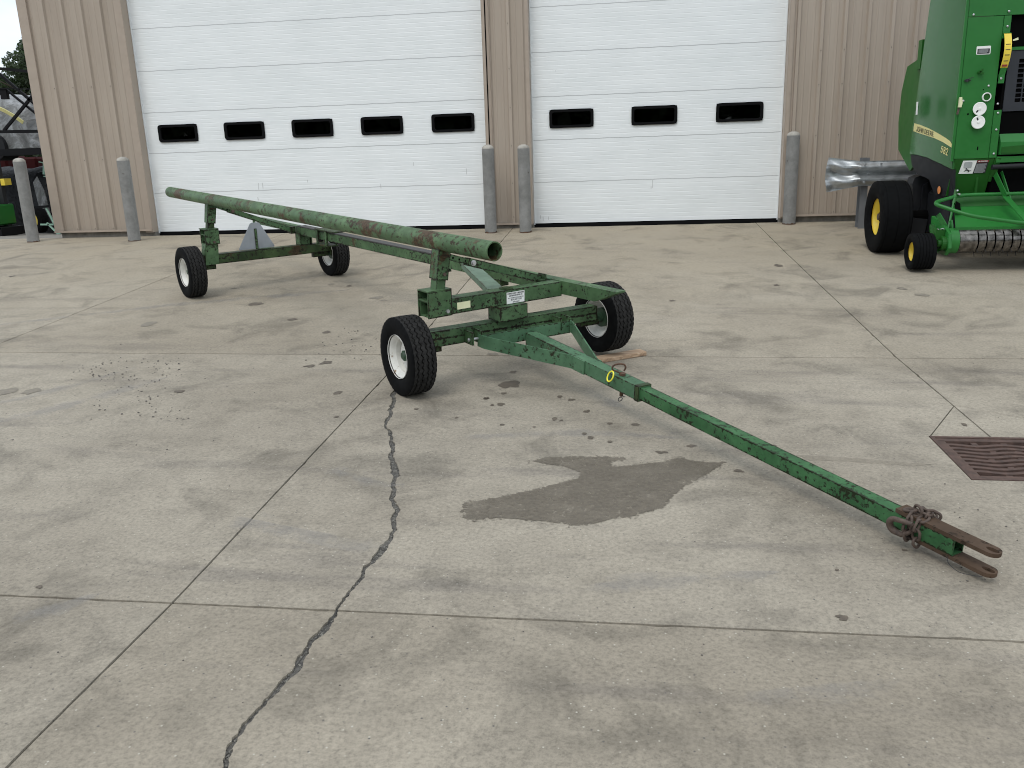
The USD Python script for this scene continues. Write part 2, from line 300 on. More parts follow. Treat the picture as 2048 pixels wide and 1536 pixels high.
M['cart_dark'] = worn('cart_grimy_paint_look', (.030, .054, .019), (.055, .090, .033), (.011, .009, .005), chip_t=.565, rust_t=.58, rust=(.036, .024, .012), stain=.5, cscale=32)
M['pipe'] = worn('pipe_paint_look', (.066, .122, .056), (.104, .176, .084), (.035, .026, .013), chip_t=.585, rust_t=.57, rust=(.052, .032, .016), stain=.42, cscale=26)
M['brace'] = worn('brace_paint_look', (.105, .165, .112), (.15, .22, .16), (.05, .05, .03), chip_t=.66, rust_t=.80, stain=.22)
M['tongue'] = worn('tongue_paint_look', (.029, .104, .037), (.056, .155, .062), (.011, .017, .006), chip_t=.585, cscale=42.0, rust_t=.63, rust=(.042, .030, .017), stain=.40)
M['hitch'] = worn('tongue_base_paint_look', (.060, .138, .072), (.098, .196, .110), (.022, .024, .012), chip_t=.615, cscale=44.0, rust_t=.66, rust=(.055, .036, .021), stain=.28)
M['clevis'] = worn('clevis_look', (.060, .038, .024), (.100, .064, .042), (.026, .018, .011), chip_t=.58, rust_t=.6, rust=(.05, .028, .014), rough=.8)
M['strip'] = plain('weathered_strip_look', (.045, .043, .041), .6, var=.3)
M['tyre'] = mat('tyre_look', {'g': ('geometry', {}), 'n': ('noise_texture', {'scale': 22.0, 'detail': 6.0, 'roughness': .7}), 'r': ('rgb_ramp', ramp((.35, (.0025, .0027, .003)), (.62, (.006, .0062, .0064)), (.80, (.020, .0195, .018)))), 'p': ('principled_bsdf', {'roughness': .8, 'specular_ior_level': .08})}, [('g.position', 'n.vector'), ('n.fac', 'r.fac'), ('r.color', 'p.base_color')])
M['tread'] = plain('worn_tread_look', (.021, .0205, .0195), .9, var=.6, scale=45, spec=.1)
M['tread_dark'] = plain('dark_tread_look', (.0045, .0047, .005), .8, var=.4, scale=20, spec=.08)
M['rim'] = worn('white_rim_look', (.66, .65, .60), (.78, .77, .72), (.25, .17, .10), chip_t=.68, rust_t=.70, rust=(.30, .19, .10), rough=.5, stain=.2, cscale=22, metal_edge=.006)
M['hub'] = plain('hub_look', (.018, .046, .022), .5, var=.4, scale=30)
M['steel'] = plain('zinc_bolt_look', (.50, .50, .50), .35, .9)
M['alu'] = plain('bare_aluminium_look', (.30, .32, .34), .5, .55, var=.12)
M['cream'] = plain('cream_sticker_look', (.66, .66, .42), .6)
M['white'] = plain('white_label_look', (.75, .75, .72), .55, var=.05)
M['ink'] = plain('ink_look', (.02, .02, .022), .6)
M['inkgrey'] = plain('grey_print_look', (.36, .37, .37), .6)
M['red'] = plain('red_print_look', (.22, .018, .016), .5)
M['yellow_tie'] = plain('yellow_tie_look', (.80, .72, .05), .45)
M['wood'] = mat('plank_look', {'g': ('geometry', {}), 'mp': ('mapping', {'rotation': (0, 0, -.588), 'scale': (3, 40, 40)}), 'n': ('noise_texture', {'scale': 1.0, 'detail': 6.0, 'roughness': .65, 'distortion': .8}), 'r': ('rgb_ramp', ramp((.3, (.20, .13, .08)), (.5, (.40, .27, .17)), (.75, (.56, .44, .31)))), 'b': ('bump', {'strength': .4, 'distance': .003}), 'p': ('principled_bsdf', {'roughness': .8})}, [('g.position', 'mp.vector'), ('mp.vector', 'n.vector'), ('n.fac', 'r.fac'), ('r.color', 'p.base_color'), ('n.fac', 'b.height'), ('b.normal', 'p.normal')])
M['grate'] = plain('grate_iron_look', (.078, .046, .035), .7, .1, var=.4, scale=25, bump=.002)
M['pit'] = plain('pit_look', (.035, .03, .026), .95)
M['galv'] = mat('galvanised_look', {'g': ('geometry', {}), 'n': ('noise_texture', {'scale': 7.0, 'detail': 7.0, 'roughness': .7}), 'r': ('rgb_ramp', ramp((.3, (.30, .31, .31)), (.65, (.50, .52, .53)))), 'rr': ('map_range', {'from_min': .3, 'from_max': .7, 'to_min': .28, 'to_max': .6}), 'p': ('principled_bsdf', {'metallic': .8})}, [('g.position', 'n.vector'), ('n.fac', 'r.fac'), ('r.color', 'p.base_color'), ('n.fac', 'rr.value'), ('rr.result', 'p.roughness')])
M['dark_post'] = plain('dark_post_look', (.03, .032, .034), .6, spec=.2)
M['post'] = plain('post_look', (.17, .175, .18), .6, .3)
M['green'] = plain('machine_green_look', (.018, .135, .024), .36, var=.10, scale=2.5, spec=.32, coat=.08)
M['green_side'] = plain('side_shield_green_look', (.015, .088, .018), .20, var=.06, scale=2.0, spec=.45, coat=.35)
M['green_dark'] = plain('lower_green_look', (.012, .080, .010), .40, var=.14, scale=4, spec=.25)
M['plastic'] = plain('black_plastic_look', (.011, .0115, .013), .55, var=.2, spec=.3)
M['panel_dark'] = plain('charcoal_panel_look', (.015, .017, .022), .45, var=.08)
M['void'] = plain('dark_interior_look', (.0025, .0025, .0025), .95, spec=.05)
M['yellow'] = plain('machine_yellow_look', (.74, .56, .06), .4, var=.06)
M['decal'] = plain('decal_yellow_look', (.68, .62, .27), .4, var=.03)
M['amber'] = plain('amber_reflector_look', (.72, .26, .08), .3)
M['disc'] = plain('white_disc_look', (.78, .78, .75), .4, var=.04)
M['chrome'] = plain('polished_steel_look', (.15, .138, .125), .2, .92, var=.7, scale=16)
M['film'] = mat('plastic_wrap_look', {'g': ('geometry', {}), 'n': ('noise_texture', {'scale': 2.6, 'detail': 7.0, 'roughness': .65, 'distortion': 1.4}), 'r': ('rgb_ramp', ramp((.32, (.09, .092, .090)), (.5, (.16, .162, .16)), (.68, (.36, .37, .38)))), 'b': ('bump', {'strength': .9, 'distance': .06}), 'p': ('principled_bsdf', {'roughness': .28})}, [('g.position', 'n.vector'), ('n.fac', 'r.fac'), ('r.color', 'p.base_color'), ('n.fac', 'b.height'), ('b.normal', 'p.normal')])
M['black_film'] = mat('black_wrap_look', {'g': ('geometry', {}), 'n': ('noise_texture', {'scale': 4.0, 'detail': 7.0, 'roughness': .65, 'distortion': 1.4}), 'r': ('rgb_ramp', ramp((.35, (.006, .0065, .007)), (.7, (.030, .032, .035)))), 'b': ('bump', {'strength': .9, 'distance': .05}), 'p': ('principled_bsdf', {'roughness': .6, 'specular_ior_level': .15})}, [('g.position', 'n.vector'), ('n.fac', 'r.fac'), ('r.color', 'p.base_color'), ('n.fac', 'b.height'), ('b.normal', 'p.normal')])
M['black_steel'] = plain('black_frame_look', (.008, .008, .009), .6, spec=.12)
M['mint'] = plain('pale_green_look', (.26, .42, .33), .5)
M['red_machine'] = plain('red_machine_look', (.035, .005, .005), .7, spec=.1)
M['bark'] = plain('bark_look', (.07, .055, .04), .9)
def leafmat(name, c):
    c = np.array(c)
    return mat(name, {'o': ('geometry', {}), 'r': ('rgb_ramp', ramp((.0, tuple(c * .6)), (1.0, tuple(c * 1.5)))), 'p': ('principled_bsdf', {'roughness': .6}), 't': ('translucent_bsdf', {'color': tuple(c * 1.4)}), 'm': ('mix_closure', {'fac': .25})}, [('o.random_per_island', 'r.fac'), ('r.color', 'p.base_color'), ('p.BSDF', 'm.closure1'), ('t.BSDF', 'm.closure2')], surface='m.closure')
M['leaf'] = leafmat('leaf_look', (.045, .070, .028)); M['leaf2'] = leafmat('leaf_look_b', (.055, .085, .034))

# ------------------------------------------------------------------ ground
JX, JS, H1, H2, H3 = -1.7233, 3.5435, 6.7231, 10.2391, 13.755
def zg(x, y):
    d = -np.asarray(y, float); x = np.clip(np.asarray(x, float), -16, 16)
    z = -np.where(d < H1, .0545367 * np.maximum(d, 0), np.where(d < H2, .0545367 * H1 + .0244614 * (d - H1), .0545367 * H1 + .0244614 * (H2 - H1) - .0101201 * (np.minimum(d, 30) - H2)))
    z = z - .00885122 * x * np.clip(d / 2.5, 0, 1)
    return z - .065 * np.clip(-d, 0, 8)
GX0, GX1, GY0, GY1 = 1.512, 2.128, -8.905, -8.322                    # drain
grate_hole = sbox(GX0, GY0, GX1, GY1)
CRL = [[-1.575,-7.45],[-1.582,-7.641],[-1.503,-8.072],[-1.443,-8.324],[-1.386,-8.462],[-1.295,-8.799],[-1.235,-8.985],[-1.18,-9.19],[-1.143,-9.347],[-1.103,-9.434],[-1.067,-9.653],[-1.087,-9.781],[-1.095,-9.977],[-1.1,-10.073],[-1.112,-10.241],[-1.128,-10.419],[-1.135,-10.562],[-1.145,-10.749],[-1.164,-10.851],[-1.173,-10.98],[-1.152,-11.052],[-1.17,-11.3],[-1.15,-11.7]]
CRR = [[-1.565,-7.45],[-1.556,-7.64],[-1.482,-8.071],[-1.43,-8.323],[-1.367,-8.461],[-1.271,-8.797],[-1.204,-8.984],[-1.161,-9.189],[-1.122,-9.346],[-1.085,-9.433],[-1.05,-9.652],[-1.057,-9.778],[-1.075,-9.976],[-1.089,-10.072],[-1.098,-10.24],[-1.103,-10.417],[-1.115,-10.56],[-1.131,-10.748],[-1.146,-10.849],[-1.154,-10.978],[-1.139,-11.051],[-1.155,-11.3],[-1.145,-11.7]]
def rough_line(P, step, amp, seed):
    r = np.random.default_rng(seed); out = []
    for a, b in zip(P, P[1:]):
        a, b = np.array(a), np.array(b); n = max(1, int(np.linalg.norm(b - a) / step))
        for k in range(n): out.append(a + (b - a) * k / n + r.normal(0, amp, 2) * (k > 0 or len(out) == 0))
    return out + [np.array(P[-1])]
_l, _r = np.array(CRL), np.array(CRR); _m = (_l + _r) / 2
_d = np.r_[0, np.cumsum(np.linalg.norm(np.diff(_m, axis=0), axis=1))]; _q = np.arange(0, _d[-1], .006); _c = np.c_[np.interp(_q, _d, _m[:, 0]), np.interp(_q, _d, _m[:, 1])]
_h = np.interp(_q, _d, np.linalg.norm(_r - _l, axis=1) / 2); _z = 0 * _q; _n = np.gradient(_c, axis=0); _n = np.c_[-_n[:, 1], _n[:, 0]] / np.linalg.norm(_n, axis=1)[:, None]
_c = _c + _n * ((meshkit.fbm(np.c_[_q * 9, _z, _z], 3, 3) - .5) * .034 + (meshkit.fbm(np.c_[_q * 45, _z, _z], 2, 4) - .5) * .010)[:, None]
_a, _b = (1.3 * _h * np.clip(.15 + 1.5 * meshkit.fbm(np.c_[_q * 12, _z + k, _z], 4, 5 + k), .12, 1.5) + rng.normal(0, .0007, len(_q)) for k in (0, 1))
crack = Polygon(np.vstack([_c + _n * np.maximum(_a, .0015)[:, None], (_c - _n * np.maximum(_b, .0015)[:, None])[::-1]])).buffer(0)
def thin_slot(p, q, w): 
    from shapely.geometry import LineString
    return LineString([p, q]).buffer(w / 2, cap_style=2)
drain_cuts = thin_slot((1.82, -7.80), (1.513, -8.33), .007).union(thin_slot((2.10, -8.90), (3.4, -10.2), .005)).union(thin_slot((1.82, -7.78), (2.9, -8.55), .003))
yard = thing('concrete_yard', kind='structure')
DEPTH = .03
def slab_mesh(poly):
    g = Geo()
    for pg in getattr(poly, 'geoms', [poly]):
        if pg.is_empty or pg.area < 1e-5: continue
        m = trimesh.creation.extrude_polygon(pg, 1.0, engine='earcut'); v = np.array(m.vertices); top = v[:, 2] > .5
        v[:, 2] = zg(v[:, 0], v[:, 1]) - np.where(top, 0, DEPTH)
        g.add(v, m.faces)
    return g
rows = [(0.0, -2.5, -H1), (-H1, -H2), (-H2, -H3), (-H3, -17.3)]
slab_mats = ['concrete', 'concrete_b', 'concrete', 'concrete_c', 'concrete']
si = 0
for ri, row in enumerate(rows):
    for k in range(-4, 5):
        x0, x1 = JX + k * JS + .004, JX + (k + 1) * JS - .004
        gapy = (.0042, .0048, .0048, .0048)[ri]
        g = Geo()
        for y1, y0 in zip(row, row[1:]):
            e0 = gapy if y0 == row[-1] else 0; e1 = (0, .0042, .0048, .0048)[ri] if y1 == row[0] else 0
            pg = sbox(x0, y0 + e0, x1, y1 - e1)
            if -3 < k < 3 and ri < 3:
                bx0, by0, bx1, by1 = pg.bounds; rq = np.random.default_rng(100 + si * 3); n_ = int((by1 - by0) / .045); m_ = int((bx1 - bx0) / .045)
                def ed(c): return np.abs(rq.normal(0, .0011, c)) + (rq.random(c) > .965) * rq.uniform(.002, .007, c)
                ty, tx = np.linspace(by0, by1, n_), np.linspace(bx0, bx1, m_); lo_, hi_ = (ed(m_) if y0 == row[-1] else 0 * tx), (ed(m_) if (y1 == row[0] and ri > 0) else 0 * tx)
                pg = Polygon(np.vstack([np.c_[tx[:-1], by0 + lo_[:-1]], np.c_[bx1 - ed(n_)[:-1], ty[:-1]], np.c_[tx[::-1][:-1], by1 - hi_[::-1][:-1]], np.c_[bx0 + ed(n_)[:-1], ty[::-1][:-1]]])).buffer(0)
            if k in (0, 1) and ri in (1, 2): pg = pg.difference(crack).difference(grate_hole.buffer(.004)).difference(drain_cuts)
            m = slab_mesh(pg); g.add(np.vstack(m.v), np.vstack(m.f))
        build('slab', g, M[slab_mats[(si * 7 + ri) % 5]], yard); si += 1
# filler seen in joints and cracks
g = Geo()
for y1, y0 in ((0.0, -2.5), (-2.5, -H1), (-H1, -H2), (-H2, -17.3)):
    pg = sbox(JX - 4 * JS, y0, JX + 5 * JS, y1).difference(grate_hole)
    m = trimesh.creation.triangulate_polygon(pg, engine='earcut'); v = np.array(m[0]); v = np.c_[v, zg(v[:, 0], v[:, 1]) - .016]
    g.add(v, m[1])
build('joint_filler', g, M['joint'], yard)
# ground out to the horizon
g = Geo(); YX0, YX1 = JX - 4 * JS + .003, JX + 5 * JS - .003
xs = [-500, -120, -40, YX0, -9.07, YX1, 40, 120, 500]; ys = [-500, -120, -40, -30, -17.3, -13.755, -10.239, -6.723, -2.5, 0, 4, 8, 40, 120, 500]
for a, b in zip(xs, xs[1:]):
    for c, d in zip(ys, ys[1:]):
        if YX0 - .01 <= a and b <= YX1 + .01 and c >= -17.31 and d <= 0.01: continue
        P = V(a, a, b, b), V(c, d, d, c); z = zg(*P) - .006
        g.add(np.c_[P[0], P[1], z], [(0, 3, 2, 1)])
build('ground', g, M['gravel_ground'], kind='structure')

# crack rubble
def stones(n, poly, r0, r1, seed, sink=0.0, scale=lambda p: 1.0):
    r = np.random.default_rng(seed); g = Geo(); ico = trimesh.creation.icosphere(subdivisions=0); x0, y0, x1, y1 = poly.bounds; k = 0; from shapely.geometry import Point
    while k < n:
        p = r.uniform((x0, y0), (x1, y1))
        if not poly.contains(Point(p)): continue
        s = r.uniform(r0, r1) * (r.uniform(.5, 1.0)); v = np.array(ico.vertices) * r.uniform(.55, 1.0, (12, 1)) * V(s, s * r.uniform(.6, 1), s * .7)
        a = r.uniform(0, 6.28); R = V(math.cos(a), math.sin(a), 0), V(-math.sin(a), math.cos(a), 0), V(0, 0, 1)
        g.add(v @ np.array(R) + V(p[0], p[1], zg(*p) - sink + s * .35), ico.faces); k += 1
    return g
cf = Geo()
for pg in getattr(crack.buffer(.003), 'geoms', [crack.buffer(.003)]):
    cv, cfa = trimesh.creation.triangulate_polygon(pg, engine='earcut'); cf.add(np.c_[cv, zg(cv[:, 0], cv[:, 1]) - .008], cfa)
M['crack_floor'] = plain('crack_floor_look', (.075, .07, .062), .95, var=.6, scale=50); build('crack_floor', cf, M['crack_floor'], yard)
build('crack_rubble', stones(1500, crack, .003, .0085, 3, .009), M['rubble'], label='grey crumbled concrete and grit filling the long crack in the yard', cat='rubble', kind='stuff')

# damp patch, dried trail, spots: thin stained skins a few mm proud
def feathered(name, src, strength, soft, nscale=30.0, lo=.15, hi=.75):
    """an edge-feathered skin of darkened concrete: the mesh's own 'wear' value fades it out at its rim"""
    nodes = {'g': ('geometry', {}), 'at': ('attribute', {'attribute': 'wear'}), 'n': ('noise_texture', {'scale': nscale, 'detail': 5.0, 'roughness': .7}), 'n2': ('noise_texture', {'scale': 60.0, 'detail': 4.0, 'roughness': .8}),
        'o': ('map_range', {'from_min': .32, 'from_max': .68, 'to_min': -soft, 'to_max': soft}), 'a': ('math', {'math_type': 'add'}), 'r': ('map_range', {'from_min': lo, 'from_max': hi, 'to_min': 0.0, 'to_max': strength, 'clamp': True}), 'nl': ('noise_texture', {'scale': 7.0, 'detail': 6.0, 'roughness': .65}), 'rl': ('map_range', {'from_min': .3, 'from_max': .66, 'to_min': .60, 'to_max': 1.0, 'clamp': True}), 'ml': ('math', {'math_type': 'multiply'}),
        'c': ('rgb_ramp', ramp((.3, tuple(np.array(src) * .62)), (.5, src), (.72, tuple(np.array(src) * 1.4)))), 'b': ('bump', {'strength': .3, 'distance': .005}), 'p': ('principled_bsdf', {'roughness': .6, 'specular_ior_level': .35}), 't': ('transparent_bsdf', {}), 'm': ('mix_closure', {})}
    return mat(name, nodes, [('g.position', 'n.vector'), ('g.position', 'n2.vector'), ('n.fac', 'o.value'), ('at.fac', 'a.value1'), ('o.result', 'a.value2'), ('a.value', 'r.value'), ('g.position', 'nl.vector'), ('nl.fac', 'rl.value'), ('r.result', 'ml.value1'), ('rl.result', 'ml.value2'), ('ml.value', 'm.fac'), ('n2.fac', 'c.fac'), ('c.color', 'p.base_color'), ('n2.fac', 'b.height'), ('b.normal', 'p.normal'), ('t.BSDF', 'm.closure1'), ('p.BSDF', 'm.closure2')], surface='m.closure')
M['damp'] = feathered('damp_concrete_look', (.112, .094, .070), 1.0, .95, 55.0, .40, .58)
M['stain'] = feathered('dried_stain_look', (.20, .172, .132), .6, .5)
M['smear'] = feathered('tyre_smear_look', (.13, .118, .104), .36, .95, 5.0, .2, 1.2)
M['halo'] = feathered('pale_dust_look', (.40, .365, .30), .38, .5, 12.0)
def sheet(poly, lift, rim):
    g = Geo(); inner = poly.buffer(-rim)
    for pg, ring in [(q, False) for q in getattr(inner, 'geoms', [inner])] + [(q, True) for q in getattr(poly.difference(inner), 'geoms', [poly.difference(inner)])]:
        if pg.is_empty or pg.area < 1e-7: continue
        v, f = trimesh.creation.triangulate_polygon(pg, engine='earcut')
        if ring:
            from shapely.geometry import Point
            w = np.array([0.0 if poly.exterior.distance(Point(q)) < rim * .3 else 1.0 for q in v])
        else: w = np.ones(len(v))
        g.add(np.c_[v, zg(v[:, 0], v[:, 1]) + lift], f, w)
    return g
DAMP = [[-0.8,-9.375],[-0.808,-9.312],[-0.768,-9.284],[-0.724,-9.293],[-0.656,-9.236],[-0.575,-9.205],[-0.491,-9.131],[-0.402,-9.081],[-0.32,-9.012],[-0.289,-8.973],[-0.315,-8.956],[-0.299,-8.917],[-0.349,-8.872],[-0.411,-8.846],[-0.481,-8.83],[-0.582,-8.815],[-0.532,-8.772],[-0.466,-8.732],[-0.374,-8.714],[-0.296,-8.72],[-0.18,-8.72],[-0.043,-8.716],[-0.047,-8.743],[-0.141,-8.773],[-0.186,-8.832],[-0.104,-8.837],[-0.037,-8.833],[-0.006,-8.792],[0.062,-8.768],[0.121,-8.788],[0.128,-8.723],[0.171,-8.7],[0.218,-8.722],[0.242,-8.751],[0.309,-8.753],[0.329,-8.776],[0.423,-8.726],[0.393,-8.798],[0.307,-8.927],[0.236,-9.014],[0.169,-9.08],[0.13,-9.151],[0.096,-9.219],[0.103,-9.283],[0.048,-9.326],[-0.038,-9.37],[-0.055,-9.416],[-0.149,-9.423],[-0.181,-9.462],[-0.199,-9.497],[-0.256,-9.501],[-0.307,-9.521],[-0.359,-9.503],[-0.412,-9.485],[-0.464,-9.489],[-0.547,-9.45],[-0.625,-9.463],[-0.689,-9.475],[-0.759,-9.495],[-0.793,-9.452]]
TRAIL = [[0.751,-8.636],[0.854,-8.613],[1.006,-8.638],[1.175,-8.679],[1.313,-8.687],[1.424,-8.704],[1.424,-8.745],[1.333,-8.773],[1.175,-8.76],[1.065,-8.734],[0.927,-8.72],[0.808,-8.717]]
build('damp_patch', sheet(Polygon(rough_line(DAMP + DAMP[:1], .012, .0035, 5)).buffer(.015), .003, .032), M['damp'], label='large dark damp patch on the concrete below the drawbar', cat='stain')
build('dried_trail', sheet(Polygon(rough_line(TRAIL + TRAIL[:1], .02, .006, 6)).buffer(0), .003, .03), M['stain'], label='faint brown dried water trail between the drawbar and the drain grate', cat='stain')
from shapely.geometry import LineString
def smear(P, w, rim, lift, name, look, label, cat):
    P = np.array(P, float); t = np.linspace(0, 1, 14); q = np.c_[np.interp(t, np.linspace(0, 1, len(P)), P[:, 0]), np.interp(t, np.linspace(0, 1, len(P)), P[:, 1])]
    return sheet(LineString(q).buffer(w, quad_segs=4), lift, rim)
sm = Geo()
for P, w in (([(-4.3, -8.9), (-3.7, -8.2), (-3.3, -7.4)], .09), ([(-4.6, -8.6), (-4.0, -7.9), (-3.7, -7.2)], .08), ([(-1.75, -9.55), (-1.35, -9.75), (-1.0, -9.72)], .09), ([(-1.5, -9.0), (-1.2, -9.15)], .07), ([(-.2, -10.0), (.45, -9.85)], .07), ([(-2.15, -10.35), (-2.05, -10.22)], .10), ([(-.9, -8.45), (-.3, -8.35), (.2, -8.42)], .08), ([(-6.3, -6.2), (-4.6, -5.1), (-2.9, -4.4)], .10), ([(-.3, -7.6), (-.1, -7.9)], .10), ([(.3, -10.6), (.7, -10.5)], .08)):
    g = smear(P, w, w * .85, .0018, '', None, '', ''); sm.add(np.vstack(g.v), np.vstack(g.f), np.concatenate(g.w))
build('tyre_smears', sm, M['smear'], label='soft dark tyre smears rubbed into the concrete yard', cat='stain', kind='stuff')
SPOTS = [[-0.844,-7.466,0.0642,0.0797,1],[-0.849,-7.662,0.018,0.0201,0.6],[-0.948,-7.774,0.0197,0.0194,0.8],[-0.839,-7.886,0.0241,0.0248,0.8],[-0.888,-7.9,0.0115,0.0154,0.8],[-0.849,-7.167,0.0239,0.0317,0.7],[-0.488,-7.717,0.0157,0.0227,1],[-0.411,-7.777,0.0212,0.019,0.9],[-0.309,-7.997,0.0166,0.0233,1],[-0.489,-8.141,0.0181,0.0277,1],[-0.449,-8.166,0.009,0.0109,0.8],[-0.168,-8.207,0.0159,0.016,0.9],[-0.024,-8.218,0.0218,0.0185,0.8],[-0.307,-8.381,0.0171,0.015,0.9],[-0.271,-8.445,0.0152,0.0195,1],[-0.165,-8.497,0.0125,0.0166,1],[-1.111,-8.563,0.0273,0.0243,0.4],[-0.779,-8.258,0.0143,0.0134,0.8],[-0.593,-8.286,0.0088,0.0105,0.8],[-1.341,-7.999,0.0135,0.0122,1],[-1.065,-8.146,0.0093,0.0114,0.8],[-1.067,-6.688,0.0472,0.0375,0.3],[-1.907,-5.328,0.0364,0.0496,0.5],[-1.804,-5.534,0.0227,0.0293,0.5],[-2.494,-4.778,0.0633,0.0506,0.4],[-2.391,-4.894,0.0343,0.035,0.5],[-4.238,-7.765,0.0613,0.0957,0.5],[-4.069,-7.739,0.051,0.0707,0.45],[-2.349,-7.056,0.032,0.0408,0.7],[-2.257,-6.96,0.0432,0.0418,0.7],[-3.019,-7.71,0.0276,0.0354,1],[-1.938,-7.693,0.0228,0.0324,0.7],[-1.79,-8.165,0.0139,0.0163,1],[-2.291,-10.173,0.0111,0.0122,1],[-0.947,-7.767,0.018,0.0237,0.9],[-3.137,-8.516,0.0274,0.0554,0.35],[-2.766,-9.241,0.0203,0.016,0.3],[0.993,-9.636,0.0095,0.0088,0.9],[0.639,-10.144,0.0183,0.0195,0.6],[0.279,-10.814,0.0133,0.0147,0.35],[-0.109,-10.888,0.0186,0.018,0.35],[0.019,-10.59,0.0185,0.0151,0.35],[0.697,-9.815,0.0074,0.0079,0.6],[0.274,-10.612,0.0173,0.0123,0.3],[1.6,-3.233,0.0369,0.0743,0.7],[0.358,-4.921,0.0319,0.0309,0.6],[1.405,-4.253,0.0285,0.0359,0.6],[0.677,-8.527,0.0255,0.026,0.7],[0.457,-8.867,0.0215,0.016,0.7],[0.103,-8.638,0.028,0.0178,0.6],[0.259,-8.539,0.0233,0.0185,0.6],[2.624,-4.704,0.065,0.0549,0.5],[2.53,-4.433,0.0449,0.0583,0.5],[1.758,-8.132,0.0132,0.0222,0.9],[-3.622,-5.033,0.0602,0.075,0.7],[-4.31,-5.815,0.0612,0.0881,0.45],[-3.027,-5.634,0.04,0.042,0.7],[-2.566,-6.072,0.0326,0.0366,0.8],[-2.954,-4.197,0.0294,0.043,0.6],[-3.177,-4.124,0.0298,0.0441,0.5],[-4.182,-4.31,0.0301,0.0298,0.5],[-7.274,-3.582,0.0283,0.0407,0.8]]
gd, gl = Geo(), Geo(); r_ = np.random.default_rng(11)
for x, y, a, b, k in SPOTS:
    if k < .5 and y < -8.5: continue
    n = 22; t = np.linspace(0, 2 * PI, n, endpoint=False); rr = 1 + .22 * np.interp(np.arange(n) % n, np.arange(0, n + 1, 2), np.r_[r_.normal(0, 1, 11), 0]) 
    P = np.c_[x + a * rr * np.cos(t), y + b * rr * np.sin(t)]; P = np.vstack([P, [[x, y]]])
    (gd if k > .55 else gl).add(np.c_[P, zg(P[:, 0], P[:, 1]) + .0026], [(n, i, (i + 1) % n) for i in range(n)])
build('oil_spots', gd, M['oil'], label='dark oil drips spotted over the concrete yard', cat='stain', kind='stuff')
build('faded_oil_spots', gl, M['oil_light'], label='pale faded drip marks on the concrete yard', cat='stain', kind='stuff')
gc = Polygon([[-4.2,-7.2],[-3.9,-6.85],[-3.2,-6.95],[-3.2,-7.3],[-3.0,-7.9],[-2.5,-8.4],[-3.4,-8.1],[-3.7,-7.5]])
gg = stones(190, gc, .003, .012, 21)
st = stones(120, sbox(-4.4, -8.8, -2.0, -6.0), .003, .008, 22); gg.add(np.vstack(st.v), np.vstack(st.f))
st = stones(70, sbox(-2.5, -7.0, -1.6, -5.9), .005, .013, 23); gg.add(np.vstack(st.v), np.vstack(st.f))
st = stones(160, sbox(-3.5, -11.5, 2.6, -6.0), .002, .006, 24); gg.add(np.vstack(st.v), np.vstack(st.f))
st = stones(40, sbox(1.0, -10.0, 1.6, -9.2), .003, .008, 25); gg.add(np.vstack(st.v), np.vstack(st.f))
build('loose_gravel', gg, M['stone'], label='loose dark gravel scattered over the left of the yard', cat='gravel', kind='stuff')

# drain
dr = thing('drain_grate', 'rusty cast iron drain grate with wavy bars set in the concrete', 'drain grate')
def gz(x, y, dz): return zg(x, y) + dz
def gbox(g, x0, y0, x1, y1, zt, zb):
    P = [(x0, y0), (x1, y0), (x1, y1), (x0, y1)]; v = [(x, y, zg(x, y) + zt) for x, y in P] + [(x, y, zg(x, y) + zb) for x, y in P]
    g.add(v, [(0, 1, 2, 3), (7, 6, 5, 4), (0, 4, 5, 1), (1, 5, 6, 2), (2, 6, 7, 3), (3, 7, 4, 0)])
g = Geo(); w = .022
for a in ((GX0, GY0, GX1, GY0 + w), (GX0, GY1 - w, GX1, GY1), (GX0, GY0 + w, GX0 + w, GY1 - w), (GX1 - w, GY0 + w, GX1, GY1 - w)): gbox(g, *a, .002, -.05)
build('frame', g, M['grate'], dr)
g = Geo(); b = w + .004; e = .03
for a in ((GX0 + b, GY0 + b, GX1 - b, GY0 + b + e), (GX0 + b, GY1 - b - e * 1.3, GX1 - b, GY1 - b), (GX0 + b, GY0 + b + e, GX0 + b + e, GY1 - b - e), (GX1 - b - e, GY0 + b + e, GX1 - b, GY1 - b - e)): gbox(g, *a, -.002, -.04)
build('grate_rim', g, M['grate'], dr)
ny = 8; yy = np.linspace(GY0 + b + e, GY1 - b - e * 1.3, ny + 2)[1:-1]
for y in yy:
    g = Geo(); xs_ = np.linspace(GX0 + b + e - .004, GX1 - b - e + .004, 25); hw = .014; v, f = [], []
    for x in xs_:
        yo = y + .012 * math.sin((x - GX0) * 2 * PI / .26)
        v += [(x, yo - hw, gz(x, yo, -.004)), (x, yo + hw, gz(x, yo, -.004)), (x, yo + hw, gz(x, yo, -.035)), (x, yo - hw, gz(x, yo, -.035))]
    for i in range(24):
        a = i * 4
        for k in range(4): f.append((a + k, a + (k + 1) % 4, a + 4 + (k + 1) % 4, a + 4 + k))
    g.add(v, [tuple(reversed(q)) for q in f]); build('bar', g, M['grate'], dr)
for i, y in enumerate(np.linspace(GY0 + .09, GY1 - .09, 5)):
    for x in np.linspace(GX0 + .18 + .05 * (i % 2), GX1 - .14, 3):
        g = Geo(); gbox(g, x, y - .02, x + .03, y + .025, -.008, -.03); build('cross_rib', g, M['grate'], dr)
g = Geo(); 
for a in ((GX0, GY0, GX1, GY0 + .01), (GX0, GY1 - .01, GX1, GY1), (GX0, GY0, GX0 + .01, GY1), (GX1 - .01, GY0, GX1, GY1)): gbox(g, *a, -.051, -.5)
gbox(g, GX0, GY0, GX1, GY1, -.14, -.5)
build('catch_basin', g, M['pit'], dr)

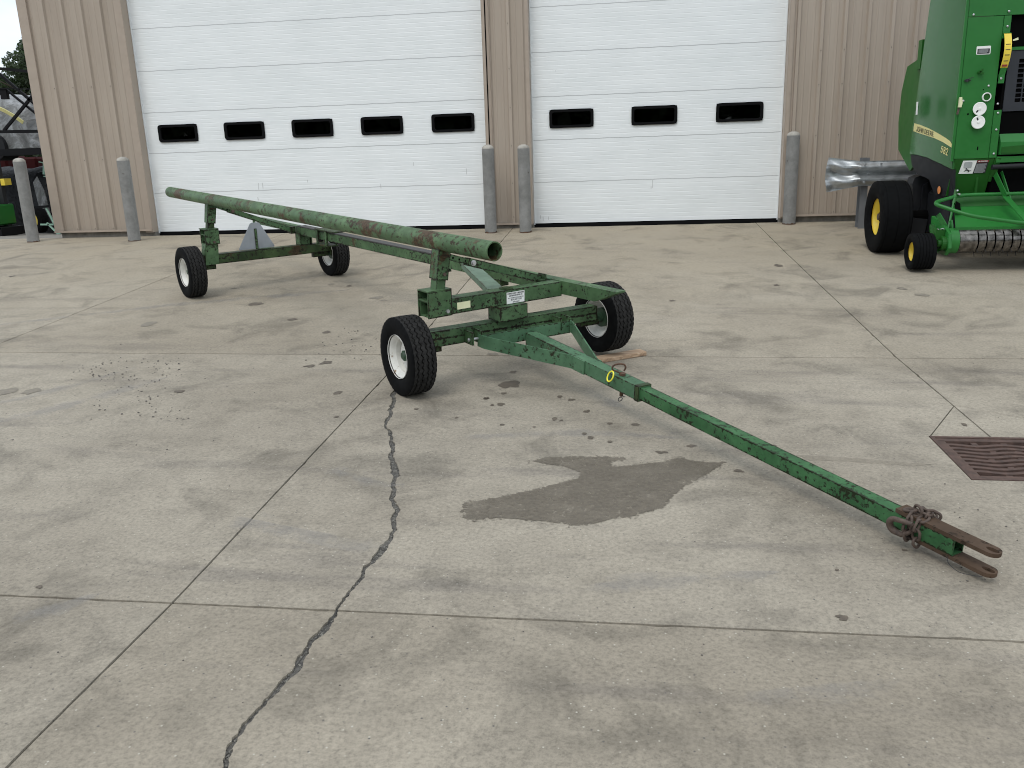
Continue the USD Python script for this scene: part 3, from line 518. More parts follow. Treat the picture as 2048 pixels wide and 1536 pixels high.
# ------------------------------------------------------------------ building
bd = thing('workshop_building', 'tan ribbed metal workshop with two white overhead doors behind the yard', 'building')
WY, DY, WT = -.028, .12, 5.4                                         # flat of the siding, door face, eave height
CX, DLX0, DLX1, DRX0, DRX1, EX = -9.09, -7.44, -2.075, -1.412, 2.147, 15.0
def siding(x0, x1, ribs, z0, z1):
    """one sheet: flat with trapezoid ribs and low stiffeners"""
    px = [(x0, 0.0)]
    ev = []
    for r in ribs: ev += [(r - .036, 0), (r - .020, .038), (r + .020, .038), (r + .036, 0)]
    for r in list(ribs) + [ribs[0] - .3048, ribs[-1] + .3048]:
        for o in (.1016, .2032): ev += [(r + o - .016, 0), (r + o - .006, .005), (r + o + .006, .005), (r + o + .016, 0)]
    seen = []
    for e in sorted(ev):
        if x0 + .002 < e[0] < x1 - .002 and (not seen or e[0] > seen[-1][0] + .001): seen.append(e)
    px += seen + [(x1, 0.0)]; n = len(px); v, f = [], []
    for x, o in px: v += [(x, WY - o, z0), (x, WY - o, z1)]
    for i in range(n - 1): f.append((2 * i, 2 * i + 2, 2 * i + 3, 2 * i + 1))
    m = Geo().add(v, f); b = np.array(v) + V(0, .004, 0); m.add(b, [tuple(reversed(q)) for q in f]); return m
LR_ = [-8.708 + .3048 * k for k in range(5)]
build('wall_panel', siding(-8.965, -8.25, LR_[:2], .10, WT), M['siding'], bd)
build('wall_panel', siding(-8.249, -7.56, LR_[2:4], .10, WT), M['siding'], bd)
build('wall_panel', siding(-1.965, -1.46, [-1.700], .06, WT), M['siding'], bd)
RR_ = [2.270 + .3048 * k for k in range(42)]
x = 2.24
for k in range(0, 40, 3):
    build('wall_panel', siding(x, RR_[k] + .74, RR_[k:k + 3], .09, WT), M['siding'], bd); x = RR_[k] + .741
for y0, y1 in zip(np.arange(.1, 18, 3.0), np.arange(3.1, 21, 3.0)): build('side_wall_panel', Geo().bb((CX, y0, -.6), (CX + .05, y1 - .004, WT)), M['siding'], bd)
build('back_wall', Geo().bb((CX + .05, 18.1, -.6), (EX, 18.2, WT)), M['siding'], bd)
build('end_wall', Geo().bb((EX - .05, .1, -.6), (EX, 18.1, WT)), M['siding'], bd)
g = Geo().prism([(-.5, WT), (9.1, WT + 1.2), (18.7, WT), (18.7, WT + .08), (9.1, WT + 1.3), (-.5, WT + .08)], EX - CX + .6, (CX - .3, 0, 0), (0, 1, 0), (0, 0, 1))
build('roof', g, M['trim'], bd)
build('upper_wall', Geo().bb((DLX0, -.02, 4.3), (DLX1, .1, WT)).bb((DRX0, -.02, 4.3), (DRX1, .1, WT)), M['siding'], bd)
# trims
T = .012
def strip(x0, x1, z0=.06, z1=WT, y=WY - .034): return Geo().bb((x0, y - .003, z0), (x1, y, z1))
g = strip(CX - .012, CX + .135, .10); g.bb((CX - .015, WY - .037, .10), (CX - .012, .16, WT)); g.bb((CX + .135, WY - .037, .10), (CX + .138, WY, WT)); build('corner_trim', g, M['trim'], bd)
for x0, x1, ret in ((DLX0 - .12, DLX0 - .003, DLX0), (DLX1 + .003, DLX1 + .045, DLX1), (DRX0 - .05, DRX0 - .003, DRX0), (DRX1 + .003, DRX1 + .06, DRX1)):
    g = strip(x0, x1); g.bb((min(ret, ret + (.004 if ret in (DLX1, DRX1) else -.004)), WY - .037, .06), (max(ret, ret + (.004 if ret in (DLX1, DRX1) else -.004)), .24, 4.3)); build('jamb_trim', g, M['trim'], bd)
build('jamb_trim', strip(DLX1 + .06, DLX1 + .10, .06, WT, WY - .012).bb((DLX1 + .105, WY - .03, .06), (DLX1 + .112, WY, WT)), M['trim'], bd)
build('jamb_trim', strip(DRX1 + .062, DRX1 + .095, .06, WT, WY - .012), M['trim'], bd)
for x0, x1, z in ((CX - .015, DLX0 - .005, .085), (DLX1 + .004, DRX0 - .004, .055), (DRX1 + .004, EX, .085)):
    g = Geo().bb((x0, WY - .058, z), (x1, WY - .036, z + .005)).bb((x0, WY - .0565, z + .005), (x1, WY - .054, z + .03)); build('base_trim', g, M['trim'], bd)
for x0, x1 in ((CX + .05, DLX0 - .001), (DLX1 + .001, DRX0 - .001), (DRX1 + .001, EX)):
    build('foundation', Geo().bb((x0, .001, -.6), (x1, .26, .08)).bb((x0, WY - .02, .0805), (x1, .26, .084)), M['foundation'], bd)
for x in (DLX0 - .14, DLX1 - .0, DRX0 - .1, DRX1 + .0): pass
g = Geo()
for r in LR_[:4]:
    for z in (.14, 1.19, 2.26): g.cyl((r, WY - .038, z), (r, WY - .044, z), .007, 6)
for z in (.17, .66, 1.19, 1.72, 2.25, 2.85): g.cyl((-1.700, WY - .038, z), (-1.700, WY - .044, z), .007, 6)
for r in RR_[1:]:
    for z in (.14, .62, 1.19, 1.86, 2.30): g.cyl((r, WY - .038, z), (r, WY - .044, z), .007, 6)
build('screws', g, M['screw'], bd, kind='stuff')
build('floor', Geo().bb((CX + .06, .262, -.2), (EX - .06, 18.0, .03)), M['inside'], bd)
build('inner_wall', Geo().bb((CX + .3, 9.0, .03), (EX - .1, 9.1, WT)), M['inside'], bd)
# overhead doors
SP, Z0 = .6032, .05
def door_piece(g, x0, x1, z0, z1, zs):
    """grooved skin between heights z0 and z1 of the section starting at zs"""
    zz = [(z0, 0.0)]
    for k in range(1, 10):
        c = zs + k * SP / 10
        for dz, o in ((-.005, 0), (-.0012, .0016), (.0012, .0016), (.005, 0)):
            if z0 + .001 < c + dz < z1 - .001: zz.append((c + dz, o))
    zz.append((z1, 0.0)); n = len(zz); v, f = [], []
    for z, o in zz: v += [(x0, DY + o, z), (x1, DY + o, z)]
    for i in range(n - 1): f.append((2 * i, 2 * i + 1, 2 * i + 3, 2 * i + 2))
    a = len(v); v += [(x0, DY + .045, z0), (x1, DY + .045, z0), (x0, DY + .045, z1), (x1, DY + .045, z1)]
    f += [(a + 1, a, a + 2, a + 3), (0, a, a + 1, 1), (2 * n - 2, 2 * n - 1, a + 3, a + 2)]
    g.add(v, f)
    for xx in (0, 1):
        idx = [2 * i + xx for i in range(n)] + [a + 2 + xx, a + xx]; c = len(idx)
        g.add([v[i] for i in idx], [(0, i, i + 1) if xx == 0 else (0, i + 1, i) for i in range(1, c - 1)])
WZ0, WZ1 = 1.421, 1.672
def overhead_door(x0, x1, wins, label):
    d = thing('overhead_door', label, parent=bd)
    for k in range(7):
        z0, z1 = Z0 + k * SP + .0022, Z0 + (k + 1) * SP - .0022; g = Geo()
        if k == 2:
            door_piece(g, x0, x1, z0, WZ0, Z0 + k * SP); door_piece(g, x0, x1, WZ1, z1, Z0 + k * SP); e = [x0] + [q for w_ in wins for q in w_] + [x1]
            for a, b in zip(e[::2], e[1::2]): door_piece(g, a, b, WZ0, WZ1, Z0 + k * SP)
        else: door_piece(g, x0, x1, z0, z1, Z0 + k * SP)
        build('door_section', g, M['door'], d)
    for a, b in wins:
        o = rrect(a - .004, WZ0 - .004, b + .004, WZ1 + .004, .045); i = rrect(a + .036, WZ0 + .034, b - .036, WZ1 - .034, .03)
        g = Geo().prism(o.difference(i), .03, (0, DY + .008, 0), (1, 0, 0), (0, 0, 1))
        build('window_frame', g, M['black_rubber'], d)
        build('pane', Geo().prism(i.buffer(.004), .004, (0, DY + .018, 0), (1, 0, 0), (0, 0, 1)), M['glass'], d)
        g = Geo().prism(o.difference(i.buffer(-.004)), .02, (0, DY + .052, 0), (1, 0, 0), (0, 0, 1)); build('inner_frame', g, M['black_rubber'], d)
    build('bottom_seal', Geo().bb((x0, DY + .004, -.005), (x1, DY + .04, Z0 - .001)), M['black_rubber'], d)
    build('edge_seal', Geo().bb((x0 - .001, DY - .02, .03), (x0 + .012, DY - .002, 4.27)), M['door'], d)
    build('edge_seal', Geo().bb((x1 - .012, DY - .02, .03), (x1 + .001, DY - .002, 4.27)), M['door'], d)
    return d
dl = overhead_door(DLX0 + .004, DLX1 - .004, [(-7.215, -6.585), (-6.140, -5.505), (-5.060, -4.425), (-3.980, -3.345), (-2.900, -2.265)], 'wider white overhead door with five small black windows')
dr_ = overhead_door(DRX0 + .004, DRX1 - .004, [(-1.150, -.515), (.035, .677), (1.228, 1.872)], 'narrower white overhead door with three small black windows')
def marks(parent, L):
    g = Geo()
    for x, z, h in L: g.bb((x, DY - .0015, z), (x + .005, DY - .0005, z + h))
    build('scuff_marks', g, M['scuff'], parent, kind='stuff')
marks(dl, [(-5.70, .665, .10), (-5.63, .68, .085), (-3.75, .63, .07), (-3.22, .95, .05), (-2.42, .80, .09), (-5.73, .50, .05), (-4.9, .75, .04)])
marks(dr_, [(.34, .53, .11), (.32, .52, .03), (.28, 1.07, .008), (-1.32, .12, .05), (-1.28, .09, .06), (-1.2, .1, .05), (-1.05, 2.20, .012)])

# ------------------------------------------------------------------ bollards
def bollard(x, y, label, h=1.23, r=.112, seed=0):
    z = float(zg(x, y)); t = thing('bollard', label, 'bollard', 'grey steel bollards in front of the building', loc=(x, y, z - .003))
    build('pipe', Geo().lathe([(0, r), (h - .05, r), (h - .046, r - .004)], axis=(0, 0, 1), n=40), M['bollard'], t, smooth=40)
    build('cap', Geo().lathe([(h - .05, r - .003), (h - .03, r * .96), (h - .008, r * .72), (h + .006, r * .35), (h + .009, .001)], axis=(0, 0, 1), n=36), M['bollard_cap'], t, smooth=60)
    q = np.random.default_rng(seed); g = Geo(); t_ = np.linspace(0, 2 * PI, 60, endpoint=False); hh = .012 + .035 * np.abs(meshkit.fbm(np.c_[t_ * 2.2, 0 * t_ + seed, 0 * t_], 3, seed) - .35)
    v = np.vstack([np.c_[(r + .0025) * np.cos(t_), (r + .0025) * np.sin(t_), 0 * t_], np.c_[(r + .002) * np.cos(t_), (r + .002) * np.sin(t_), hh]]); g.add(v, [(i, (i + 1) % 60, 60 + (i + 1) % 60, 60 + i) for i in range(60)])
    build('rust_ring', g, M['rust'], t); return t
bollard(-9.19, -.50, 'pale grey bollard at the outer left corner of the building', 1.26, .088, 1)
bollard(-7.435, -.62, 'grey bollard left of the wider overhead door', 1.23, .090, 2)
bollard(-1.992, -.44, 'grey bollard right of the wider door, left one of the middle pair', 1.23, .086, 3)
bollard(-1.480, -.47, 'chipped grey bollard left of the narrower door, right one of the middle pair', 1.22, .086, 4)
bollard(2.255, -.17, 'grey bollard at the right edge of the narrower overhead door', 1.26, .088, 5)

# ------------------------------------------------------------------ header cart
CO = V(-0.85098, -7.17332, -0.35827); CA = np.array([[0.70459, -0.70847, -0.04021], [0.70931, 0.70481, 0.01093], [0.02060, -0.03622, 0.99913]])
cart = thing('header_cart', 'long faded green header cart with four white wheels and a raised pipe rail', 'header cart', mat4=Gf.Matrix4d(*CA[0], 0, *CA[1], 0, *CA[2], 0, *CO, 1))
def tyre_mesh(R, w, teeth, rim_r, grooves, amp, depth=.007, gw=.006, sub=4, lug=True):
    """returns (sidewalls, tread)"""
    """w: widest half width. Tread with zigzag grooves."""
    tw = w * .83; pr = [(-w * .76, rim_r, 0), (-w * .93, rim_r + .22 * (R - rim_r), 0), (-w, rim_r + .50 * (R - rim_r), 0), (-w * .985, rim_r + .70 * (R - rim_r), 0), (-w * .95, rim_r + .82 * (R - rim_r), 0), (-w * .90, R * .982, .3), (-tw, R * .993, .6)]
    for gy in grooves:
        cr = R - .006 * (gy / w) ** 2
        pr += [(gy - gw / 2, cr, 1), (gy - gw / 4, cr - depth, 1), (gy + gw / 4, cr - depth, 1), (gy + gw / 2, cr, 1)]
    pr += [(-a, b, c) for a, b, c in reversed(pr[:7])]
    n = teeth * sub; m = len(pr); v, f = [], []
    for i in range(n):
        ph = (i / sub) % 1.0; zz = (abs(ph * 2 - 1) * 2 - 1) * amp; a = 2 * PI * i / n
        for y, r, k in pr:
            rr = r - (.004 if (lug and 0 < k < 1 and i % sub == 0) else 0)
            v.append((rr * math.cos(a), y + zz * (1 if k >= 1 else 0), rr * math.sin(a)))
    fs = []
    for i in range(n):
        j = (i + 1) % n
        for k in range(m - 1): (f if 6 <= k < m - 7 else fs).append((j * m + k, j * m + k + 1, i * m + k + 1, i * m + k))
    out = []
    for q in (fs, f):
        t = trimesh.Trimesh(*(lambda g: (np.vstack(g.v), np.vstack(g.f)))(Geo().add(v, q)), process=False); t.remove_unreferenced_vertices(); out.append(t)
    return out
WR = .2544
tm_ = tyre_mesh(WR, .0875, 40, .136, (-.050, -.018, .018, .050), .0060, .012, .0095)
def cart_wheel(px, py, pz, st, outer, label=None):
    w_ = thing('wheel', label, mat4=Gf.Matrix4d(math.cos(st), math.sin(st), 0, 0, -math.sin(st), math.cos(st), 0, 0, 0, 0, 1, 0, px, py, pz, 1), parent=cart)
    ty = build('tyre', tm_[0], M['tyre'], w_, smooth=60); build('tread', tm_[1], M['tread'], w_, smooth=38)
    s = outer                                                        # +1: the outer face is towards +Y
    g = Geo().lathe([(-.074, .139), (-.076, .1415), (-.070, .142), (-.066, .137), (-.056, .126), (-.040, .124), (-.030, .112), (.030, .112), (.040, .124), (.056, .126), (.066, .137), (.070, .142), (.076, .1415), (.074, .139)], n=56)
    dk = [(-.030, .114), (-.012, .104), (.004, .085), (.006, .070), (.0, .058), (.0, .030)]
    g.lathe([(a * s, r) for a, r in dk], n=56); g.lathe([((a + .006) * s, r) for a, r in dk], n=56)
    build('rim', g, M['rim'], w_, smooth=45)
    g = Geo().cyl((0, -.070 * s, 0), (0, .030 * s, 0), .034, 24).cyl((0, .030 * s, 0), (0, .040 * s, 0), .030, 20, .022).cyl((0, -.030 * s, 0), (0, .000 * s, 0), .070, 28)
    for k in range(0): a = 2 * PI * k / 5; g.cyl((.044 * math.cos(a), .010 * s, .044 * math.sin(a)), (.044 * math.cos(a), .032 * s, .044 * math.sin(a)), .008, 6)
    build('hub', g, M['hub'], w_, smooth=30); return w_
ST = -.095; cs, sn = math.cos(ST), math.sin(ST)
def F(x, y, z=0.0): return V(cs * x - sn * y, sn * x + cs * y, z)       # steered front axle frame
p = F(0, -.788); cart_wheel(p[0], p[1], WR - .014, ST, -1, 'white wheel nearest the camera')
p = F(0, .788); cart_wheel(p[0], p[1], WR + .022, ST, 1)
cart_wheel(-4.287, -.788, WR - .022, 0, -1); cart_wheel(-4.287, .788, WR + .009, 0, 1)
RS = np.array([[cs, sn, 0], [-sn, cs, 0], [0, 0, 1]])
def fbar(g, x0, x1, y0, y1, z0, z1, ch=.004): return g.box(F((x0 + x1) / 2, (y0 + y1) / 2, (z0 + z1) / 2), (x1 - x0, y1 - y0, z1 - z0), RS, ch)
# front axle
g = Geo(); fbar(g, -.05, .05, -.70, .69, .326, .378, .006); fbar(g, -.05, .0505, -.70, .69, .274, .3245, .006); build('front_axle', g, M['cart'], cart)
for s in (-1, 1):
    g = Geo(); fbar(g, -.03, .03, *sorted((s * .56, s * .725)), .236, .2735, .006); build('spindle_mount', g, M['cart_dark'], cart)
for s, y0, y1 in ((-1, -.395, -.325), (1, .300, .375)):
    for yy_ in (y0, y1):
        g = Geo(); fbar(g, .051, .155, yy_ - .006, yy_ + .006, .275, .362, .003); build('hitch_ear', g, M['cart'], cart)
    g = Geo(); a = F(.12, y0 - .02, .308); b_ = F(.12, y1 + .02, .308); g.cyl(a, b_, .009, 10).bolt(a + (b_ - a) * .1, a - b_, .013, .008).bolt(b_ + (a - b_) * .1, b_ - a, .013, .008); build('hinge_bolt', g, M['iron'] if s > 0 else M['steel'], cart)
# pivot
g = Geo().box((.032, -.058, .437), (.136, .228, .096), None, .006); build('pivot_block', g, M['cart'], cart)
g = Geo().cyl((0, -.045, .582), (0, -.045, .590), .048, 28).cyl((0, -.045, .590), (0, -.045, .594), .030, 20); build('king_pin_cap', g, M['cart_dark'], cart, smooth=30)
g = Geo().cyl((0, -.045, .30), (0, -.045, .58), .03, 20); build('king_pin', g, M['cart_dark'], cart, smooth=30)
# bolster
bo = build('bolster', Geo().tubebar((0, -.690, .538), (0, .402, .530), .100, .100, .008), M['cart'], cart)
g = Geo()
for x0, x1 in ((.0515, .060), (-.060, -.0515)): g.bb((x0, -.700, .484), (x1, -.522, .648), .002)
g.bb((-.060, -.700, .6485), (.060, -.522, .656), .002).bb((-.050, -.700, .590), (.050, -.522, .597)); build('upright_socket', g, M['cart'], cart)
g = Geo().bolt((.060, -.560, .515), (1, 0, 0), .013, .012).bolt((.060, -.56, .620), (1, 0, 0), .0001, .001); build('socket_bolt', g, M['steel'], cart)
build('cream_sticker', Geo().bb((.0503, -.478, .511), (.0515, -.376, .556)), M['cream'], cart)
lb = build('maker_plate', Geo().bb((.0503, -.081, .489), (.0518, .069, .566)), M['white'], cart, label='white maker sticker with small black lettering')
g = Geo()
for i, (tx, h_, y0, wd) in enumerate((('CORNER UNIT & WELDING', .0098, -.077, .142), ('AND MACHINE SHOP LTD', .0092, -.062, .112), ('R 1  COUNTY ROAD  BOX 10', .0065, -.070, .130), ('(519) 539-7252', .0098, -.048, .092), ('UNIT 5, CANADA', .0065, -.030, .055))):
    g.text(tx, h_, (.0518, y0, .5515 - i * .0142), (0, 1, 0), (0, 0, 1), wd, .0008, True)
build('lettering', g, M['ink'], lb)
# main beam
mb = Geo(); yb0, yb1 = .402, .490
mb.prism([(-5.49, .535), (-5.47, .580), (-4.32, .580), (-4.32, .508), (-5.45, .508)], yb1 - yb0 - .012, (0, yb1 - .006, 0), (1, 0, 0), (0, 0, 1))
build('main_beam_tail', mb, M['cart'], cart)
mb = Geo().bar((-4.34, .446, .537), (-1.48, .446, .537), .088, .086, ch=.004); mid = build('main_beam', mb, M['cart'], cart)
build('top_strip', Geo().bb((-4.30, .400, .5805), (-1.575, .492, .590), .003), M['strip'], cart)
mb = Geo().prism([(-1.56, .492), (.385, .492), (.585, .574), (.585, .584), (-1.56, .584)], yb1 - yb0, (0, yb1, 0), (1, 0, 0), (0, 0, 1)); build('main_beam_nose', mb, M['cart'], cart)
g = Geo().bb((-1.585, .384, .440), (-1.485, .399, .602), .003).bb((-1.585, .384, .592), (-1.485, .505, .602), .003).bb((-1.585, .493, .44), (-1.485, .505, .602), .003).bb((-1.585, .384, .440), (-1.485, .505, .452), .003); build('beam_clamp', g, M['cart'], cart)
g = Geo()
for x in (-1.56, -1.51): g.bolt((x, .384, .46), (0, -1, 0), .009, .01).bolt((x, .384, .585), (0, -1, 0), .009, .01)
build('clamp_bolt', g, M['iron'], cart)
build('beam_bracket', Geo().bb((-.86, .404, .445), (-.66, .480, .4905), .006), M['cart_dark'], cart)
build('weld_seam', Geo().tube([V(-.40, .397, .583), V(-.3, .399, .586), V(-.2, .396, .585), V(-.06, .398, .583)], .007, 8), M['hitch'], cart)
# gusset brace
g = Geo().bar((-1.10, .415, .548), (-.052, -.092, .560), .112, .042, ch=.003); build('gusset_brace', g, M['brace'], cart)
# uprights and pipe rail
def upright(x, b0, t0, zc, zi, ex):
    b0, t0 = V(*b0), V(*t0); d = unit(t0 - b0)
    g = Geo().bar(b0, b0 + d * ((zi + .03 - b0[2]) / d[2]), .066, .066, (1, 0, 0), .003); build('upright_inner_tube', g, M['cart_dark'] if x < -1 else M['cart'], cart)
    g = Geo().bar(b0 + d * ((zi - b0[2]) / d[2]), t0 + d * .01, .086, .086, (1, 0, 0), .003); build('upright_outer_tube', g, M['cart'], cart)
    c = b0 + d * ((zi + .035 - b0[2]) / d[2]) + V(.043, .01, 0); g = Geo().bolt(c, (1, 0, 0), .012, .011); build('upright_bolt', g, M['iron'], cart)
    g = Geo().bar(t0 - d * .03 + V(-.06, 0, 0), t0 - d * .03 + V(.06, 0, 0), .05, .012); build('saddle_plate', g, M['cart_dark'], cart)
upright(0, (.0, -.596, .60), (.0, -.549, .888), .6, .713, 0)
upright(-4.287, (-4.287, -.556, .60), (-4.287, -.513, .876), .6, .700, 0)
PR, PF = V(-5.58, -.510, .932), V(.562, -.551, .946); R_ = frame(PF - PR); L_ = np.linalg.norm(PF - PR)
g = Geo().lathe([(0, .050), (0, .057), (L_, .057), (L_, .050), (0, .050)], PR, PF - PR, 40); build('pipe_rail', g, M['pipe'], cart, smooth=40)
# front cross brace (perforated bar into a square tube)
A0, A1, A2 = V(-.055, -.47, .838), V(-.075, -.30, .783), V(-.115, .33, .588)
def perf_brace(A0, A1, A2, nm):
    d = unit(A2 - A0)
    g = Geo().bar(A0, A1 + d * .05, .012, .040, ch=.002); pb = build('perforated_bar', g, M['cart'], cart)
    g = Geo()
    for k in (.25, .55, .85): c = A0 + (A1 - A0) * k + V(.006, 0, 0); g.cyl(c, c + V(.0015, 0, 0), .0075, 12)
    build('bolt_hole', g, M['void'], pb)
    build('cross_brace', Geo().bar(A1 - d * .01, A2, .052, .052, ch=.004), M['cart'], cart)
    c = A1 + d * .03 + V(.027, 0, 0); build('brace_bolt', Geo().cyl(c, c + V(.004, 0, 0), .020, 18).bolt(c, (1, 0, 0), .014, .014), M['steel'] if nm else M['iron'], cart)
perf_brace(A0, A1, A2, True)
build('brace_foot', Geo().bb((-.13, .295, .582), (-.05, .345, .590), .002).bb((-.13, .34, .582), (-.05, .348, .626), .002), M['cart'], cart)
perf_brace(V(-4.30, -.47, .868), V(-4.315, -.32, .808), V(-4.36, .34, .548), False)
build('brace_foot', Geo().box((-4.345, .352, .545), (.07, .05, .075), None, .006).bolt((-4.31, .355, .55), (1, 0, 0), .018, .014), M['cart_dark'], cart)
# rear axle
build('rear_axle', Geo().bb((-4.335, -.655, .286), (-4.240, .735, .385), .006), M['cart_dark'], cart)
for s in (-1, 1): build('spindle_mount', Geo().bb((-4.315, min(s * .54, s * .725), .236), (-4.26, max(s * .54, s * .725), .2855), .006), M['cart_dark'], cart)
build('spindle_plate', Geo().bb((-4.35, .736, .24), (-4.22, .752, .42), .004), M['cart_dark'], cart)
g = Geo(); y0, y1 = -.640, -.512
g.prism([(-.652, .288), (-.517, .288), (-.503, .50), (-.628, .50)], .014, (-4.2395, 0, 0), (0, 1, 0), (0, 0, 1)); g.prism([(-.652, .288), (-.517, .288), (-.503, .50), (-.628, .50)], .014, (-4.349, 0, 0), (0, 1, 0), (0, 0, 1))
g.prism([(-.652, .388), (-.640, .388), (-.616, .50), (-.628, .50)], .095, (-4.335, 0, 0), (0, 1, 0), (0, 0, 1)); build('rear_column', g, M['cart'], cart)
g = Geo().bb((-4.224, -.630, .492), (-4.214, -.486, .640), .002).bb((-4.36, -.630, .492), (-4.350, -.486, .640), .002).bb((-4.36, -.636, .6405), (-4.214, -.486, .648), .002).bb((-4.3495, -.626, .585), (-4.2245, -.490, .592)); build('upright_socket', g, M['cart'], cart)
build('socket_bolt', Geo().bolt((-4.214, -.545, .515), (1, 0, 0), .013, .014), M['iron'], cart)
g = Geo().bb((-4.345, .385, .3855), (-4.235, .397, .515), .003).bb((-4.325, .398, .3855), (-4.255, .515, .508), .004).bb((-4.345, .516, .3855), (-4.235, .528, .515), .003); build('beam_post', g, M['cart'], cart)
# slow moving vehicle plate seen from behind, on its stake
g = Geo().prism([(-.268, .405), (-.262, .392), (.112, .392), (.120, .405), (-.022, .655), (-.040, .664), (-.108, .664), (-.126, .655)], .004, (-4.300, 0, 0), (0, 1, 0), (0, 0, 1)); build('triangle_plate', g, M['alu'], cart)
build('plate_stake', Geo().bb((-4.295, -.088, .388), (-4.287, -.062, .602), .002).bb((-4.295, -.082, .386), (-4.25, .06, .392), .002), M['cart'], cart)
build('stake_top', Geo().bb((-4.308, -.088, .655), (-4.301, -.062, .69), .002), M['cart'], cart)
# header rest clamp on the main beam near the rear
for x in (-3.800, -3.600): build('clamp_strap', Geo().bb((x - .022, .384, .450), (x + .022, .397, .604), .002), M['cart'], cart)
build('header_rest', Geo().bb((-3.84, .380, .5915), (-3.42, .54, .602), .003), M['cart_dark'], cart)
g = Geo()
for x in (-3.80, -3.60): g.cyl((x, .39, .45), (x, .39, .43), .014, 8).cyl((x, .50, .60), (x, .50, .43), .008, 8)
g.bb((-3.83, .378, .438), (-3.57, .51, .448)); build('clamp_plate', g, M['cart_dark'], cart)
# drawbar
TS, TE = V(.175, .030, .262), V(3.245, -.411, .128); dT = unit(TE - TS); Rt = frame(dT)
def TP(x): return TS + dT * ((x - TS[0]) / dT[0])
g = Geo(); a, b_ = F(.150, -.330), F(.150, .375); g.bar(a + V(0, 0, .290), b_ + V(0, 0, .290), .010, .086, ch=.002); build('drawbar_cross_plate', g, M['hitch'], cart)
build('drawbar_sleeve', Geo().tubebar(TP(.165), TP(1.375), .082, .082, .006), M['hitch'], cart)
build('sleeve_collar', Geo().tubebar(TP(1.340), TP(1.3755), .090, .090, .006), M['cart_dark'], cart)
build('drawbar_tube', Geo().tubebar(TP(1.20), TP(3.235), .066, .066, .006), M['tongue'], cart)
for s, y_, xe in ((-1, -.336, .86), (1, .380, .90)):
    P0 = F(.115, y_, .297); P0b = F(.185, y_ * .98, .292); Pe = TP(xe) + Rt[1] * s * .047; Pb = TP(xe - (.14 if s < 0 else .04)) + Rt[1] * s * .047 + V(0, 0, .0)
    g = Geo().bar(P0, P0b, .009, .084).bar(P0b, Pb, .009, .084).bar(Pb, Pe, .009, .084); build('drawbar_brace', g, M['hitch'], cart)
g = Geo()
for sgn in (1, -1):
    R3 = Rt; Pm = TP(3.24) + Rt[2] * sgn * .033
    back = -.26 if sgn > 0 else -.16; pl = Polygon([(back, -.033), (.115, -.033)] + [(.115 + .033 * math.sin(t), -.033 * math.cos(t)) for t in np.linspace(0, PI, 12)] + [(back, .033)]).difference(Polygon([(.118 + .024 * math.cos(t), .013 * math.sin(t)) for t in np.linspace(0, 2 * PI, 20)]))
    lug_ = Geo().prism(pl, .016, Pm - Rt[2] * (.0 if sgn > 0 else .016), Rt[0], Rt[1]); build('clevis_lug', lug_, M['clevis'], cart)
# hitch pin with tie, chain
def LW(P): return np.asarray(P) @ CA + CO
pin = thing('hitch_pin', 'rusty looped hitch pin with a yellow tie through the drawbar', 'hitch pin', mat4=Gf.Matrix4d(*CA[0], 0, *CA[1], 0, *CA[2], 0, *CO, 1))
pc = TP(1.17); Zt = Rt[2]
g = Geo().cyl(pc - Zt * .085, pc + Zt * .052, .011, 14).cyl(pc + Zt * .042, pc + Zt * .055, .019, 14); build('shaft', g, M['rust'], pin, smooth=40)
e1, e2 = unit(Rt[0] * .55 + Rt[1] * .8), Zt
hp = [pc + Zt * .05] + [pc + Zt * .062 + e1 * x_ + e2 * z_ - Rt[1] * .01 for x_, z_ in ((-.02, .002), (-.05, .012), (-.052, .03), (-.035, .045), (-.005, .05), (.018, .046), (.026, .028), (.016, .008))]
build('handle', Geo().tube(bolt_pts(hp, .02), .0052, 10), M['rust'], pin, smooth=50)
cc = pc + Zt * .036 - Rt[1] * .062 - Rt[0] * .03; yt = [cc + .027 * (math.cos(a) * unit(Rt[0] * .8 + Zt * .2) + 1.15 * math.sin(a) * unit(Zt + Rt[1] * .32)) for a in np.linspace(0, 2 * PI, 28, endpoint=False)]
build('yellow_tie', Geo().tube(yt, .0042, 8, True), M['yellow_tie'], pin, smooth=50)
cl = pc - Zt * .095; ring = [cl + Rt[0] * -.008 - Zt * .012 + .014 * (math.cos(a) * Rt[0] + math.sin(a) * unit(Rt[1] + Zt)) for a in np.linspace(0, 2 * PI, 20, endpoint=False)]
build('hairpin_clip', Geo().tube(ring, .0025, 6, True).tube([cl + Zt * .02, cl + Rt[0] * .02 + Zt * .012, cl + Rt[0] * .035 + Zt * .016], .0025, 6), M['ink'], pin, smooth=50)
ch = thing('safety_chain', 'rusty chain with a large grab hook wrapped round the drawbar tip', 'chain', mat4=Gf.Matrix4d(*CA[0], 0, *CA[1], 0, *CA[2], 0, *CO, 1))
def link(c, tdir, ndir, L=.047, W=.032, r=.0058):
    tdir = unit(tdir); ndir = unit(ndir - tdir * np.dot(ndir, tdir)); P = []
    for t in np.linspace(0, 2 * PI, 24, endpoint=False):
        ct, s_ = math.cos(t), math.sin(t); P.append(np.asarray(c) + tdir * (math.copysign(max(0, (L - W) / 2), ct) * (abs(ct) > 1e-6) + W / 2 * ct) + ndir * W / 2 * s_)
    build('link', Geo().tube(P, r, 8, True), M['iron'], ch, smooth=60)
